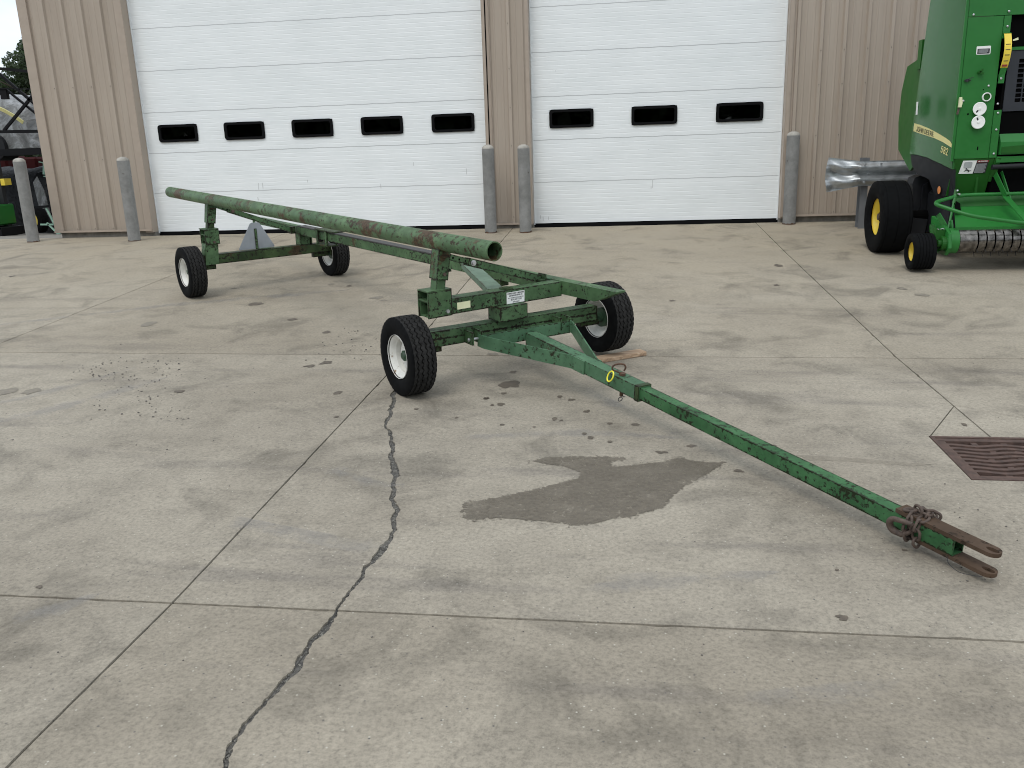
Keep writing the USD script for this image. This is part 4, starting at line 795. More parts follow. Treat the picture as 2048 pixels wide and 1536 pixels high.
def wrap(x, n, ph, half=.046, dx=.0):
    c0 = TP(x); per = []
    for k in range(n):
        a = 2 * PI * k / n + ph; q = half / max(abs(math.cos(a)), abs(math.sin(a))) if True else half; q = min(q, half * 1.2)
        per.append(c0 + Rt[1] * q * math.cos(a) + Rt[2] * q * math.sin(a) + Rt[0] * dx * k / n)
    for k in range(n):
        tg = per[(k + 1) % n] - per[k - 1]; out = unit(per[k] - c0)
        link(per[k], tg, out if k % 2 else Rt[0])
wrap(3.045, 9, .2, .049, .02); wrap(3.09, 9, .5, .050, .01)
for k, (dx, dy, dz, tx, ty, tz) in enumerate(((-.02, -.01, .058, 1, .3, .3), (.005, .0, .066, 1, -.4, .1), (.03, .012, .066, 1, .5, -.2), (.055, .028, .060, 1, .7, -.5), (.04, .04, .052, .3, 1, -.4), (.01, -.045, .03, .4, -.3, -1), (.0, -.052, .0, .1, .1, -1))):
    c = TP(3.05) + Rt[0] * dx + Rt[1] * dy + Rt[2] * dz; link(c, Rt[0] * tx + Rt[1] * ty + Rt[2] * tz, Rt[2] if k % 2 else Rt[1])
hc = TP(3.035) - Rt[1] * .066 + Rt[2] * .0; hx, hz = unit(Rt[0] + Rt[2] * .1), unit(Rt[2] - Rt[1] * .25)
hk = [hc + hx * .055 + hz * .036, hc + hx * .02 + hz * .034] + [hc - hx * .015 + (math.cos(a) * hx + math.sin(a) * hz) * .031 for a in np.linspace(PI * .6, PI * 1.45, 12)] + [hc + hx * .005 - hz * .034, hc + hx * .03 - hz * .018, hc + hx * .045 - hz * .004]
rr_ = np.interp(np.arange(len(hk)), [0, 2, 7, 12, len(hk) - 1], [.008, .011, .014, .014, .007]); build('grab_hook', Geo().tube(hk, rr_, 12), M['iron'], ch, smooth=60)
# wire wisp on the clevis
wp_ = [TP(3.22) - Rt[1] * .036 - Rt[2] * .04, TP(3.24) - Rt[1] * .055 - Rt[2] * .055, TP(3.29) - Rt[1] * .065 - Rt[2] * .062, TP(3.33) - Rt[1] * .05 - Rt[2] * .056, TP(3.36) - Rt[1] * .035 - Rt[2] * .05]
build('loose_wire', Geo().tube([LW(q_) for q_ in bolt_pts(wp_, .03)], .0012, 5), M['ink'], label='thin loose wire hanging under the clevis on the concrete', cat='wire')

# plank under the front right wheel
pdx, pdy = V(.832, .555), V(-.555, .832); o2 = V(-.275, -6.937)
g = Geo(); ico = rbox(.425, .092, .031, .004); v = ico[0].copy(); c2 = o2 + pdx * .2125 + pdy * .046
v = np.c_[c2[0] + v[:, 0] * pdx[0] + v[:, 1] * pdy[0], c2[1] + v[:, 0] * pdx[1] + v[:, 1] * pdy[1], v[:, 2] + .0165]; v[:, 2] += zg(v[:, 0], v[:, 1]); g.add(v, ico[1])
build('wood_plank', g, M['wood'], label='short rough wooden plank under the front wheel', cat='plank')

# ------------------------------------------------------------------ guardrail
gr = thing('guardrail', 'galvanised guardrail with a battered flared end beside the baler', 'guardrail')
def wbeam(x0, x1, z0, z1, zc0, zc1, y, n, flare):
    prof = [(0, .0), (.06, .0), (.20, .075), (.30, .075), (.44, .005), (.56, .005), (.70, .075), (.80, .075), (.94, .0), (1, .0)]
    prof = [(np.interp(k, np.linspace(0, 1, 37), np.interp(np.linspace(0, 1, 37), [a for a, b in prof], [a for a, b in prof])), np.interp(k, [a for a, b in prof], [b for a, b in prof])) for k in np.linspace(0, 1, 37)]
    xs = np.linspace(x0, x1, n); v, f = [], []; m = len(prof)
    for i, x in enumerate(xs):
        t = i / (n - 1)
        for a, b in prof:
            lo, hi = z0 + (zc0 - z0) * t, z1 + (zc1 - z1) * t; d = b * (1 if not flare else .25 + .75 * t)
            if flare: d += .012 * math.sin(9 * t + 14 * a)
            v.append((x + (.03 * math.sin(a * PI) * (1 - t) * -1 if flare else 0), y - d, lo + (hi - lo) * a))
    for i in range(n - 1):
        for k in range(m - 1): f.append((i * m + k, (i + 1) * m + k, (i + 1) * m + k + 1, i * m + k + 1))
    g = Geo().add(v, f); g.add(np.array(v) + V(0, .003, 0), [tuple(reversed(q)) for q in f]); return g
build('rail', wbeam(2.965, 7.2, .52, .84, .50, .82, -.80, 6, False), M['galv'], gr, smooth=40)
build('flared_end', wbeam(2.60, 3.0, .45, .90, .518, .842, -.806, 14, True), M['galv'], gr, smooth=50)
g = Geo()
for x, z in ((3.05, .80), (3.05, .57), (3.25, .80), (3.25, .57), (3.12, .68)): g.cyl((x, -.805 - (.07 if z != .68 else .0), z), (x, -.83 - (.07 if z != .68 else .0), z), .016, 10, .012)
build('rail_bolt', g, M['galv'], gr)
for x in (3.10, 5.0, 6.9):
    zb = float(zg(x, -.6)); build('post', Geo().bb((x - .045, -.725, zb - .02), (x + .045, -.715, .88)).bb((x - .004, -.7145, zb - .02), (x + .004, -.585, .88)).bb((x - .045, -.5845, zb - .02), (x + .045, -.575, .88)).bb((x - .04, -.79, .56), (x + .04, -.726, .80)), M['post'], gr)

# ------------------------------------------------------------------ round baler
bl = thing('round_baler', 'glossy green round baler parked at the right edge of the yard', 'round baler')
FY = -3.10; BX0, BX1 = 3.345, 5.62
def shx(y, z):
    t = np.clip((np.asarray(y, float) + 3.1) / .9, 0, 1); return 3.33 - .15 * t - .12 * t * (1 - t) + .06 * np.maximum(0, (1.2 - np.asarray(z, float)) / .7) ** 2
def yback(z): return -2.19 - .137 * (z - .93)
def shell(name, outline, off, thick, mat_, parent=bl, label=None, res=.06):
    """a patch of the curved side shield from a (y, z) outline, with thickness"""
    pg = Polygon(outline).buffer(0); m = trimesh.creation.extrude_polygon(pg, thick, engine='earcut')
    if res:
        from shapely.ops import unary_union
        g = Geo(); y0, z0, y1, z1 = pg.bounds; ny_, nz_ = max(1, int((y1 - y0) / res)), max(1, int((z1 - z0) / res)); cells = []
        for i in range(ny_):
            for k in range(nz_):
                c = pg.intersection(sbox(y0 + (y1 - y0) * i / ny_, z0 + (z1 - z0) * k / nz_, y0 + (y1 - y0) * (i + 1) / ny_, z0 + (z1 - z0) * (k + 1) / nz_))
                for q in getattr(c, 'geoms', [c]):
                    if q.geom_type == 'Polygon' and q.area > 1e-7:
                        v, f = trimesh.creation.triangulate_polygon(q, engine='earcut'); x_ = shx(v[:, 0], v[:, 1]) - off; g.add(np.c_[x_, v], f[:, ::-1]); g.add(np.c_[x_ + thick, v], f)
        e = np.array(pg.exterior.coords)[:-1]; n = len(e); x_ = shx(e[:, 0], e[:, 1]) - off; v = np.vstack([np.c_[x_, e], np.c_[x_ + thick, e]]); g.add(v, [(i, (i + 1) % n, n + (i + 1) % n, n + i) for i in range(n)])
        mm = g.mesh(); mm.merge_vertices(); return build(name, mm, mat_, parent, smooth=30, label=label)
zt = 2.95; BLKTOP = [[-2.186, .937], [-2.394, .927], [-2.635, .9], [-2.908, .833], [-3.089, .778]]
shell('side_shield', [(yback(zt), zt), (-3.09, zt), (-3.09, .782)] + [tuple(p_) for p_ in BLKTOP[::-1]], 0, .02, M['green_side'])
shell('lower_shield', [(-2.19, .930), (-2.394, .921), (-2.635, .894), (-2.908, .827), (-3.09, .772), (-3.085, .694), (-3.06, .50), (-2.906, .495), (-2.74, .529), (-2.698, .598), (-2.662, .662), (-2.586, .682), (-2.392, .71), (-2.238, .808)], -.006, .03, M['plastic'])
DEC = [[-2.271,1.272],[-2.455,1.246],[-2.651,1.204],[-2.822,1.154],[-2.974,1.099],[-3.044,1.067],[-3.082,1.03],[-3.086,1.001],[-3.071,1.002],[-2.932,1.058],[-2.767,1.103],[-2.605,1.132],[-2.446,1.157],[-2.268,1.185]]
shell('decal_stripe', DEC, .0025, .001, M['decal'])
def shield_text(name, txt, q00, q10, q01, q11, mat_, bold):
    m = meshkit.text_mesh(txt, 1.0, .01, bold); v = np.array(m.vertices); u, w = v[:, 0] / v[:, 0].max(), v[:, 1] / v[:, 1].max()
    q = [np.array(a) for a in (q00, q10, q01, q11)]; P = ((1 - u) * (1 - w))[:, None] * q[0] + (u * (1 - w))[:, None] * q[1] + ((1 - u) * w)[:, None] * q[2] + (u * w)[:, None] * q[3]
    build(name, Geo().add(np.c_[shx(P[:, 0], P[:, 1]) - .0045 - (v[:, 2] > .005) * .001, P], m.faces), mat_, bl)
shield_text('brand_lettering', 'JOHN DEERE', [-2.35,1.185], [-2.757,1.118], [-2.36,1.241], [-2.75,1.168], M['ink'], False)
shield_text('number_lettering', '582', [-2.897,0.958], [-3.02,0.919], [-2.912,1.024], [-3.033,0.994], M['decal'], True)
c = V(shx(-2.871, .557) - .004, -2.871, .557); build('amber_reflector', Geo().add(*(lambda n: (np.array([c + V(-.004, .048 * math.cos(t), .042 * math.sin(t)) for t in np.linspace(0, 2 * PI, 24, endpoint=False)] + [c + V(-.008, 0, 0)]), [(24, (i + 1) % 24, i) for i in range(24)]))(24)), M['amber'], bl)
build('side_sticker', Geo().add(np.array([(float(shx(y_, z_)) - .003, y_, z_) for y_, z_ in ((-2.285, 1.50), (-2.335, 1.50), (-2.345, 1.36), (-2.295, 1.36))]), [(0, 1, 2, 3)]), M['white'], bl)
# body core
g = Geo().prism([(-3.06, .45), (-1.25, .62), (-1.02, 1.1), (-1.05, 1.9), (-1.45, 2.7), (-2.1, 3.0), (-3.06, 3.0)], BX1 - BX0 - .5, (BX0 + .42, 0, 0), (0, 1, 0), (0, 0, 1)); build('bale_chamber', g, M['void'], bl)
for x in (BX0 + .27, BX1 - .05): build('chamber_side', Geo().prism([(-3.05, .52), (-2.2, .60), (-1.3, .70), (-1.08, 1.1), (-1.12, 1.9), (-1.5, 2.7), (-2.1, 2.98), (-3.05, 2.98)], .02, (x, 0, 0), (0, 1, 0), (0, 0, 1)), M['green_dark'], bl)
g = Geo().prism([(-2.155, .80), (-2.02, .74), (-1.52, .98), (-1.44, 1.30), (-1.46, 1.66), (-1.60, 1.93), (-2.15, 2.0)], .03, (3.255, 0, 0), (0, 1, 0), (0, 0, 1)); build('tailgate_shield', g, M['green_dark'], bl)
build('side_bracket', Geo().bb((3.225, -2.16, 1.86), (3.40, -2.04, 2.17), .01), M['green_dark'], bl)
build('far_side_shield', Geo().bb((BX1 - .03, -3.09, .6), (BX1 + .06, -2.2, 2.95), .03), M['green_side'], bl)
# front face
def panel(name, x0, x1, z0, z1, mat_, y=FY, t=.012, ch=.003, label=None): return build(name, Geo().bb((x0, y, z0), (x1, y + t, z1), ch), mat_, bl, label=label)
panel('corner_flange', 3.322, 3.348, .86, 2.95, M['green'], FY + .004)
panel('front_panel', 3.354, 3.690, .885, 2.262, M['green'])
panel('top_panel', 3.354, BX1 - .05, 2.268, 2.95, M['green'])
panel('front_strip', 3.694, 3.766, .885, 1.36, M['green'], FY - .008)
panel('front_strip', 3.694, 3.760, 2.05, 2.262, M['green'], FY - .008)
panel('right_front_panel', 5.20, 5.57, .885, 2.262, M['green'])
gp = Geo(); gs = np.linspace(-.5, .5, 14); v, f = [], []
for s_ in gs:
    z = 1.93 + s_ * .33; y = FY - .075 + .21 * s_ * s_
    v += [(3.700, y, z), (3.768, y, z), (3.700, y + .006, z), (3.768, y + .006, z)]
for i in range(13): a = 4 * i; f += [(a, a + 1, a + 5, a + 4), (a + 3, a + 2, a + 6, a + 7), (a + 2, a, a + 4, a + 6), (a + 1, a + 3, a + 7, a + 5)]
gm = build('bale_size_gauge', Geo().add(v, f), M['yellow'], bl)
def gy(z): s_ = (z - 1.93) / .33; return FY - .075 + .21 * s_ * s_
g = Geo(); 
for z in (1.985, 1.935, 1.885, 1.83): g.bb((3.712, gy(z) - .002, z - .003), (3.756, gy(z) - .0005, z + .003))
build('scale_marks', g, M['ink'], gm)
build('red_mark', Geo().bb((3.708, gy(1.79) - .0035, 1.778), (3.758, gy(1.79) - .0005, 1.802)), M['red'], gm)
build('gauge_strap', Geo().bar((3.734, FY - .006, 2.10), (3.734, FY - .028, 2.095), .066, .006), M['green'], bl)
build('gauge_strap', Geo().bar((3.732, FY - .03, 1.765), (3.728, FY - .008, 1.70), .062, .006).bb((3.700, FY - .012, 1.62), (3.756, FY - .004, 1.705)), M['green'], bl)
build('gauge_pointer', Geo().prism([(0, -.006), (.05, -.012), (.05, .012), (0, .006)], .004, (3.772, FY - .07, 2.02), (.9, 0, .25), (0, 0, 1)), M['cream'], bl)
g = Geo()
for x, z in ((3.40, 2.285), (3.728, 2.30), (3.73, 2.16), (3.725, 1.665), (3.616, 1.60), (3.732, 1.33), (3.734, 1.165), (3.736, .925), (3.385, 1.462), (3.72, 1.42)): g.lathe([(0, .012), (.006, .011), (.010, .006), (.0105, .0005)], (x, FY - .009 if x > 3.69 else FY, z), (0, -1, 0), 12)
build('panel_bolts', g, M['steel'], bl, kind='stuff')
lb = build('instruction_label', Geo().prism(rrect(3.462, 1.905, 3.598, 1.985, .01), .0015, (0, FY - .0002, 0), (1, 0, 0), (0, 0, 1)), M['white'], bl)
build('print_block', Geo().bb((3.472, FY - .003, 1.912), (3.590, FY - .002, 1.960)), M['ink'], lb)
g = Geo(); 
for k in range(4): g.bb((3.482, FY - .0042, 1.919 + k * .0095), (3.575 - .01 * (k == 0), FY - .0032, 1.923 + k * .0095))
build('print_lines', g, M['inkgrey'], lb)
g = Geo().cyl((3.505, FY, 1.735), (3.505, FY - .03, 1.735), .012, 12).bar((3.505, FY - .03, 1.735), (3.535, FY - .03, 1.76), .012, .02, ch=.004).bar((3.505, FY - .03, 1.735), (3.545, FY - .03, 1.72), .012, .02, ch=.004); build('wing_knob', g, M['green_dark'], bl)
g = Geo(); q_ = np.random.default_rng(4)
for k in range(14): P = np.array([3.375, FY - .012, 1.66]) + np.cumsum(np.c_[q_.uniform(-.006, .014, 9), q_.uniform(-.003, .002, 9), q_.uniform(-.007, .007, 9)], 0); g.tube(P, .003, 5)
build('tied_twine', g, M['ink'], bl)
g = Geo().prism(Polygon(arc((0, 0, 0), 1, 0, 0, 1) and [(-.015, 0), (.012, 0), (.018, .05), (.008, .10), (-.012, .10)]), .03, (3.352, FY - .002, 1.40), (1, 0, 0), (0, 0, 1)); build('side_latch', g, M['cream'], bl)
build('latch_tongue', Geo().bar((3.345, FY - .012, 1.39), (3.335, FY - .012, 1.33), .02, .008), M['iron'], bl)
build('round_gauge', Geo().lathe([(0, .044), (.014, .044), (.018, .040), (.016, .034), (.006, .034)], (3.606, FY, 1.492), (0, -1, 0), 32), M['disc'], bl, smooth=30)
build('gauge_face', Geo().cyl((3.606, FY, 1.492), (3.606, FY - .007, 1.492), .035, 28), M['green_dark'], bl)
for z in (1.378, 1.246):
    d = build('twine_disc', Geo().lathe([(0, .040), (.03, .060), (.034, .066), (.040, .066), (.043, .060), (.040, .046), (.040, .012), (.046, .011), (.047, .0005)], (3.540, FY, z), (0, -1, 0), 40), M['disc'], bl, smooth=35)
    a = -2.3 if z > 1.3 else 1.9; build('disc_slot', Geo().prism(rrect(-.018, -.008, .018, .008, .007), .002, (3.540 + .036 * math.cos(a), FY - .0385, z + .036 * math.sin(a)), (math.cos(a), 0, math.sin(a)), (-math.sin(a), 0, math.cos(a))), M['ink'], d)
build('panel_hole', Geo().cyl((3.445, FY, 1.33), (3.445, FY - .001, 1.33), .010, 14).cyl((3.57, FY, 1.565), (3.57, FY - .001, 1.565), .006, 10).prism(rrect(-.006, -.018, .006, .018, .005), .001, (3.575, FY, .985), (1, 0, 0), (0, 0, 1)), M['void'], bl)
# inside the opening
op = Geo().prism(Polygon([(3.80, 1.36), (3.80, 1.66), (3.765, 1.70), (3.765, 1.50), (3.785, 1.44), (3.785, 1.36)]).union(sbox(3.80, 1.36, 5.19, 1.93)).difference(Polygon()), .012, (0, FY + .10, 0), (1, 0, 0), (0, 0, 1))
pgd = sbox(3.79, 1.345, 5.19, 1.93)
for i in range(9):
    for k in range(10): pgd = pgd.difference(rrect(3.895 + k * .068, 1.432 + i * .0475, 3.895 + k * .068 + .056, 1.432 + i * .0475 + .038, .005, 2))
build('vent_panel', Geo().prism(pgd, .012, (0, FY + .04, 0), (1, 0, 0), (0, 0, 1)), M['panel_dark'], bl)
build('vent_cap', Geo().bb((3.80, FY + .02, 1.935), (5.19, FY + .06, 1.965), .006), M['green'], bl)
build('opening_back', Geo().bb((3.70, FY + .25, .5), (5.25, FY + .26, 2.27)), M['void'], bl)
for x in (3.93, 4.3, 4.7): build('belt', Geo().bb((x, FY + .17, 1.96), (x + .22, FY + .18, 2.26)), M['plastic'], bl)
# roller cover and rods below the opening
g = Geo().prism([(FY - .02, .915), (FY - .02, 1.04), (FY + .05, 1.135), (FY + .24, 1.140), (FY + .24, .915)], 5.19 - 3.79, (3.79, 0, 0), (0, 1, 0), (0, 0, 1)); build('roller_cover', g, M['green'], bl)
build('cover_rib', Geo().prism([(3.80, .99), (5.1, 1.08), (5.1, .925), (3.80, .925)], .006, (0, FY - .022, 0), (1, 0, 0), (0, 0, 1)), M['green_dark'], bl)
panel('cross_member', 3.77, 5.19, .835, .895, M['green'], FY - .005, .05, .006)
build('hydraulic_rod', Geo().cyl((3.72, FY - .045, .790), (5.0, FY - .045, .815), .026, 18), M['plastic'], bl, smooth=40)
panel('lower_cross_panel', 3.80, 5.19, .66, .80, M['green_dark'], FY + .06)
def lean(name, P, mat_, t=.012): 
    v = np.array(P, float); n_ = unit(np.cross(v[1] - v[0], v[2] - v[0])); w_ = v - n_ * t; k = len(v); f = [tuple(range(k)), tuple(range(2 * k - 1, k - 1, -1))] 
    g = Geo(); 
    for i in range(1, k - 1): g.add(v, [(0, i, i + 1)]); g.add(w_, [(0, i + 1, i)])
    g.add(np.vstack([v, w_]), [(i, k + i, k + (i + 1) % k, (i + 1) % k) for i in range(k)]); return build(name, g, mat_, bl)
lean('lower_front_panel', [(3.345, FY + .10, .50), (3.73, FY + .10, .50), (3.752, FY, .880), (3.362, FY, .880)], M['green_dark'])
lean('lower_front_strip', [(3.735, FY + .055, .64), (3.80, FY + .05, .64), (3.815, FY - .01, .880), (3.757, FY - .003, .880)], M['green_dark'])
# danger sticker on the sloped panel
def lp_(x, z, o): return V(x, FY + .10 * (.88 - z) / .38 - o, z)
ds = lean('danger_sticker', [lp_(3.425, .728, .004), lp_(3.565, .728, .004), lp_(3.585, .862, .004), lp_(3.447, .862, .004)], M['white'], .002)
dd = lean('danger_text_panel', [lp_(3.567, .730, .004), lp_(3.690, .730, .004), lp_(3.705, .866, .004), lp_(3.587, .866, .004)], M['ink'], .002)
lean('danger_banner', [lp_(3.588, .842, .0055), lp_(3.700, .842, .0055), lp_(3.703, .863, .0055), lp_(3.591, .863, .0055)], M['red'], .001)
g = Geo(); sx_, sy_ = unit(V(1, 0, 0)), unit(lp_(0, .88, 0) - lp_(0, .5, 0))
g.text('DANGER', .011, lp_(3.618, .847, .007), sx_, sy_, .07, .001, True); build('danger_word', g, M['white'], bl)
g = Geo().prism([(0, 0), (.018, 0), (.009, .014)], .001, lp_(3.596, .846, .0068), sx_, sy_); build('warning_triangle', g, M['white'], bl)
g = Geo()
for k in range(9): g.bb(lp_(3.577 + .001 * k, .738 + k * .0105, .0062), lp_(3.68 + .001 * k - .012 * (k % 3 == 0), .742 + k * .0105, .0058) + V(0, .0006, 0))
build('print_lines', g, M['inkgrey'], bl)
g = Geo().prism(rrect(.025, .055, .105, .118, .012), .001, lp_(3.437, .735, .0055), sx_, sy_); build('pictogram_bale', g, M['inkgrey'], bl)
g = Geo()
for pl in ([(.04, .018), (.055, .020), (.068, .034), (.060, .040), (.052, .028), (.040, .024)], [(.058, .030), (.070, .042), (.098, .026), (.112, .034), (.114, .029), (.096, .018), (.088, .010), (.080, .012), (.086, .020), (.070, .026)]): g.prism(pl, .001, lp_(3.432, .735, .0068), sx_, sy_)
hd = [( .060 + .007 * math.cos(t), .047 + .007 * math.sin(t)) for t in np.linspace(0, 2 * PI, 14)]; g.prism(hd, .001, lp_(3.432, .735, .0068), sx_, sy_); build('pictogram_figure', g, M['ink'], bl)
# gearbox ducts
g = Geo().prism([(3.225, .10), (3.235, .40), (3.205, .60), (3.225, .67), (3.30, .70), (3.42, .62), (3.52, .50), (3.52, .02), (3.34, .0)], .22, (0, -2.10, 0), (1, 0, 0), (0, 0, 1)); build('drive_duct', g, M['plastic'], bl)
g = Geo().prism([(3.30, .05), (3.31, .58), (3.36, .62), (3.40, .05)], .03, (0, -2.33, 0), (1, 0, 0), (0, 0, 1)); build('duct_ridge', g, M['plastic'], bl)
g = Geo().box((3.255, -2.42, .13), (.16, .18, .19), frame((1, 0, -.12)), .03); build('duct_elbow', g, M['plastic'], bl)
g = Geo().bb((3.36, -2.95, .02), (3.60, -2.35, .55), .05); build('duct_body', g, M['plastic'], bl)
g = Geo().cyl((2.85, -2.42, .25), (5.9, -2.42, .25), .06, 16).bb((3.53, -2.9, .30), (3.60, -1.5, .50)).bb((5.45, -2.9, .30), (5.55, -1.5, .50)); build('axle_frame', g, M['void'], bl)
# transport wheels
WZ = float(zg(2.93, -2.42)) + .405
bt = tyre_mesh(.405, .170, 30, .205, (-.115, 0.0, .115), .0, depth=.005, gw=.012, sub=3, lug=False)
for x, s in ((2.935, -1), (5.95, 1)):
    w_ = thing('transport_wheel', loc=(x, -2.42, WZ), rotz=-PI / 2, parent=bl)
    build('tyre', bt[0], M['tyre'], w_, smooth=60); build('tread', bt[1], M['tread_dark'], w_, smooth=40)
    pr = [(.12, .205), (.118, .212), (.11, .212), (.10, .200), (.07, .19), (.03, .18), (.02, .15), (.035, .09), (.045, .07)]
    build('rim', Geo().lathe([(a * s, r) for a, r in pr], n=44).lathe([(-.13 * s, .205), (-.11 * s, .2), (.02 * s, .18)], n=44), M['yellow'], w_, smooth=40)
    build('hub', Geo().cyl((0, -.1 * s, 0), (0, .075 * s, 0), .065, 22).cyl((0, .075 * s, 0), (0, .11 * s, 0), .038, 18), M['iron'], w_, smooth=30)
# pickup
PY = -3.58
zgw = float(zg(2.945, PY)) + .203
w_ = thing('gauge_wheel', loc=(2.945, PY, zgw), rotz=-PI / 2, parent=bl)
gt = tyre_mesh(.186, .112, 24, .095, (-.062, -.03, 0, .03, .062), .0, depth=.005, gw=.007, sub=3, lug=False); build('tyre', gt[0], M['tyre'], w_, smooth=60); build('tread', gt[1], M['tread_dark'], w_, smooth=40)
build('rim', Geo().lathe([(-.085, .095), (-.088, .101), (-.08, .102), (-.07, .095), (-.03, .085), (-.02, .06), (-.03, .02)], n=36).lathe([(.085, .095), (.088, .101), (.08, .102), (.0, .085), (-.02, .06)], n=36), M['yellow'], w_, smooth=40)
build('hub', Geo().cyl((0, -.05, 0), (0, .14, 0), .022, 16), M['iron'], w_, smooth=30)
build('gauge_wheel_arm', Geo().bar((3.05, PY, zgw), (3.16, PY + .05, zgw + .02), .05, .03, ch=.005).bar((3.10, PY + .02, zgw), (3.12, PY + .25, .22), .05, .03, ch=.005), M['green_dark'], bl)
pz = .085
g = Geo().prism([(PY - .14, pz - .06), (PY - .06, pz - .14), (PY + .16, pz - .14), (PY + .42, pz + .04), (PY + .42, pz + .22), (PY + .16, pz + .17), (PY + .02, pz + .14), (PY - .11, pz + .08)], .03, (3.165, 0, 0), (0, 1, 0), (0, 0, 1)); build('pickup_end_plate', g, M['green'], bl)
g = Geo().prism([(PY - .14, pz - .06), (PY - .06, pz - .14), (PY + .16, pz - .14), (PY + .42, pz + .04), (PY + .42, pz + .22), (PY + .16, pz + .17), (PY - .11, pz + .08)], .03, (5.60, 0, 0), (0, 1, 0), (0, 0, 1)); build('pickup_end_plate', g, M['green'], bl)
g = Geo().cyl((3.17, PY - .04, pz - .02), (3.12, PY - .04, pz - .02), .07, 20).cyl((3.12, PY - .04, pz - .02), (3.09, PY - .04, pz - .02), .035, 14).bb((3.07, PY - .02, pz + .02), (3.16, PY + .06, pz + .12), .01); build('pickup_bearing', g, M['green_dark'], bl)
build('pickup_shroud', Geo().cyl((3.196, PY, pz), (3.275, PY, pz), .128, 36), M['green'], bl, smooth=40)
build('pickup_core', Geo().cyl((3.27, PY, pz), (5.59, PY, pz), .085, 24), M['void'], bl, smooth=40)
x = 3.278; k = 0
while x < 5.55:
    wd = .165 if k == 0 else .066
    pf = [(PY + .13 * math.cos(a), pz + .125 * math.sin(a)) for a in np.linspace(-.55 * PI, -1.45 * PI, 22)]
    a = np.array(pf); v, f = [], []
    for y, z in pf: v += [(x, y, z), (x + wd, y, z)]
    for i in range(21): f.append((2 * i, 2 * i + 2, 2 * i + 3, 2 * i + 1))
    g = Geo().add(v, f); g.add(np.array([(xx, PY + (y - PY) * .95, pz + (z - pz) * .95) for xx, y, z in v]), [tuple(reversed(q)) for q in f])
    for e0, e1 in ((0, 1),):
        for xx in (x, x + wd): g.add([(xx, y, z) for y, z in pf] + [(xx, PY + (y - PY) * .95, pz + (z - pz) * .95) for y, z in pf], [(i, i + 1, 23 + i, 22 + i) for i in range(21)])
    build('stripper_band', g, M['chrome'], bl, smooth=40); x += wd + .014; k += 1
g = Geo()
for x in np.arange(3.455, 5.5, .08):
    for a in (-2.2, -1.6): c = V(x, PY + .10 * math.cos(a), pz + .10 * math.sin(a)); e = V(x, PY + .165 * math.cos(a - .25), pz + .165 * math.sin(a - .25)); g.tube([c, (c + e) / 2 + V(0, 0, .004), e], .003, 5)
build('tines', g, M['ink'], bl, kind='stuff')
# windguard tray and hoop
lean('windguard_tray', [(3.245, PY - .05, .222), (5.55, PY - .05, .222), (5.55, -3.22, .40), (3.36, -3.22, .40)], M['green'], .006)
lean('tray_back', [(3.36, -3.222, .402), (5.55, -3.222, .402), (5.55, -3.16, .50), (3.38, -3.16, .50)], M['green_dark'], .006)
build('tray_lip', Geo().bb((3.243, PY - .056, .196), (5.55, PY - .050, .224)), M['green'], bl)
hoop = bolt_pts([(5.4, -3.20, .52), (3.40, -3.25, .52), (3.085, -3.50, .475), (3.04, -3.60, .455), (3.33, PY - .20, .345), (3.85, PY - .22, .262), (5.5, PY - .22, .235)], .12)
build('windguard_hoop', Geo().tube(hoop, .019, 14), M['green'], bl, smooth=50)
build('hoop_clamp', Geo().bar((3.83, PY - .22, .262), (3.92, PY - .22, .258), .055, .055, ch=.006), M['green'], bl)
g = Geo().bar((3.765, FY - .03, .72), (3.80, PY + .22, .50), .006, .066).bar((3.80, PY + .22, .50), (3.87, PY - .19, .275), .066, .008); build('hoop_strap', g, M['green'], bl)
g = Geo().bar((3.845, FY + .02, .74), (3.89, PY + .28, .42), .010, .03); build('strap_stiffener', g, M['green'], bl)
g = Geo().bar((3.20, PY + .02, .16), (3.33, -3.30, .52), .014, .06).bar((3.20, PY + .05, .20), (3.14, PY + .16, .34), .014, .05).bar((3.24, PY - .02, .10), (3.23, PY + .06, .28), .016, .06); build('lift_arm', g, M['green'], bl)
g = Geo().bar((3.30, -3.36, .44), (3.345, -3.27, .57), .03, .03, ch=.004).cyl((3.335, -3.32, .53), (3.37, -3.32, .52), .010, 8); build('arm_bracket', g, M['green_dark'], bl)
build('bracket_bolts', Geo().bolt((3.352, -3.315, .535), (.4, -1, 0), .012, .02).bolt((3.335, -3.31, .565), (0, -1, .3), .009, .03), M['steel'], bl)
lean('arm_web', [(3.305, -3.42, .36), (3.375, -3.40, .34), (3.385, -3.30, .44), (3.34, -3.28, .47)], M['void'], .006)
build('chain_bits', Geo().tube([V(3.10, PY - .02, .20), V(3.08, PY - .03, .215), V(3.09, PY - .03, .20)], .004, 5).tube([V(3.115, PY - .02, .205), V(3.13, PY - .03, .215), V(3.145, PY - .03, .205)], .004, 5), M['steel'], bl)
build('drawbar_stub', Geo().bar((4.45, -3.4, .36), (4.45, -5.6, .20), .14, .12), M['green'], bl) if False else None

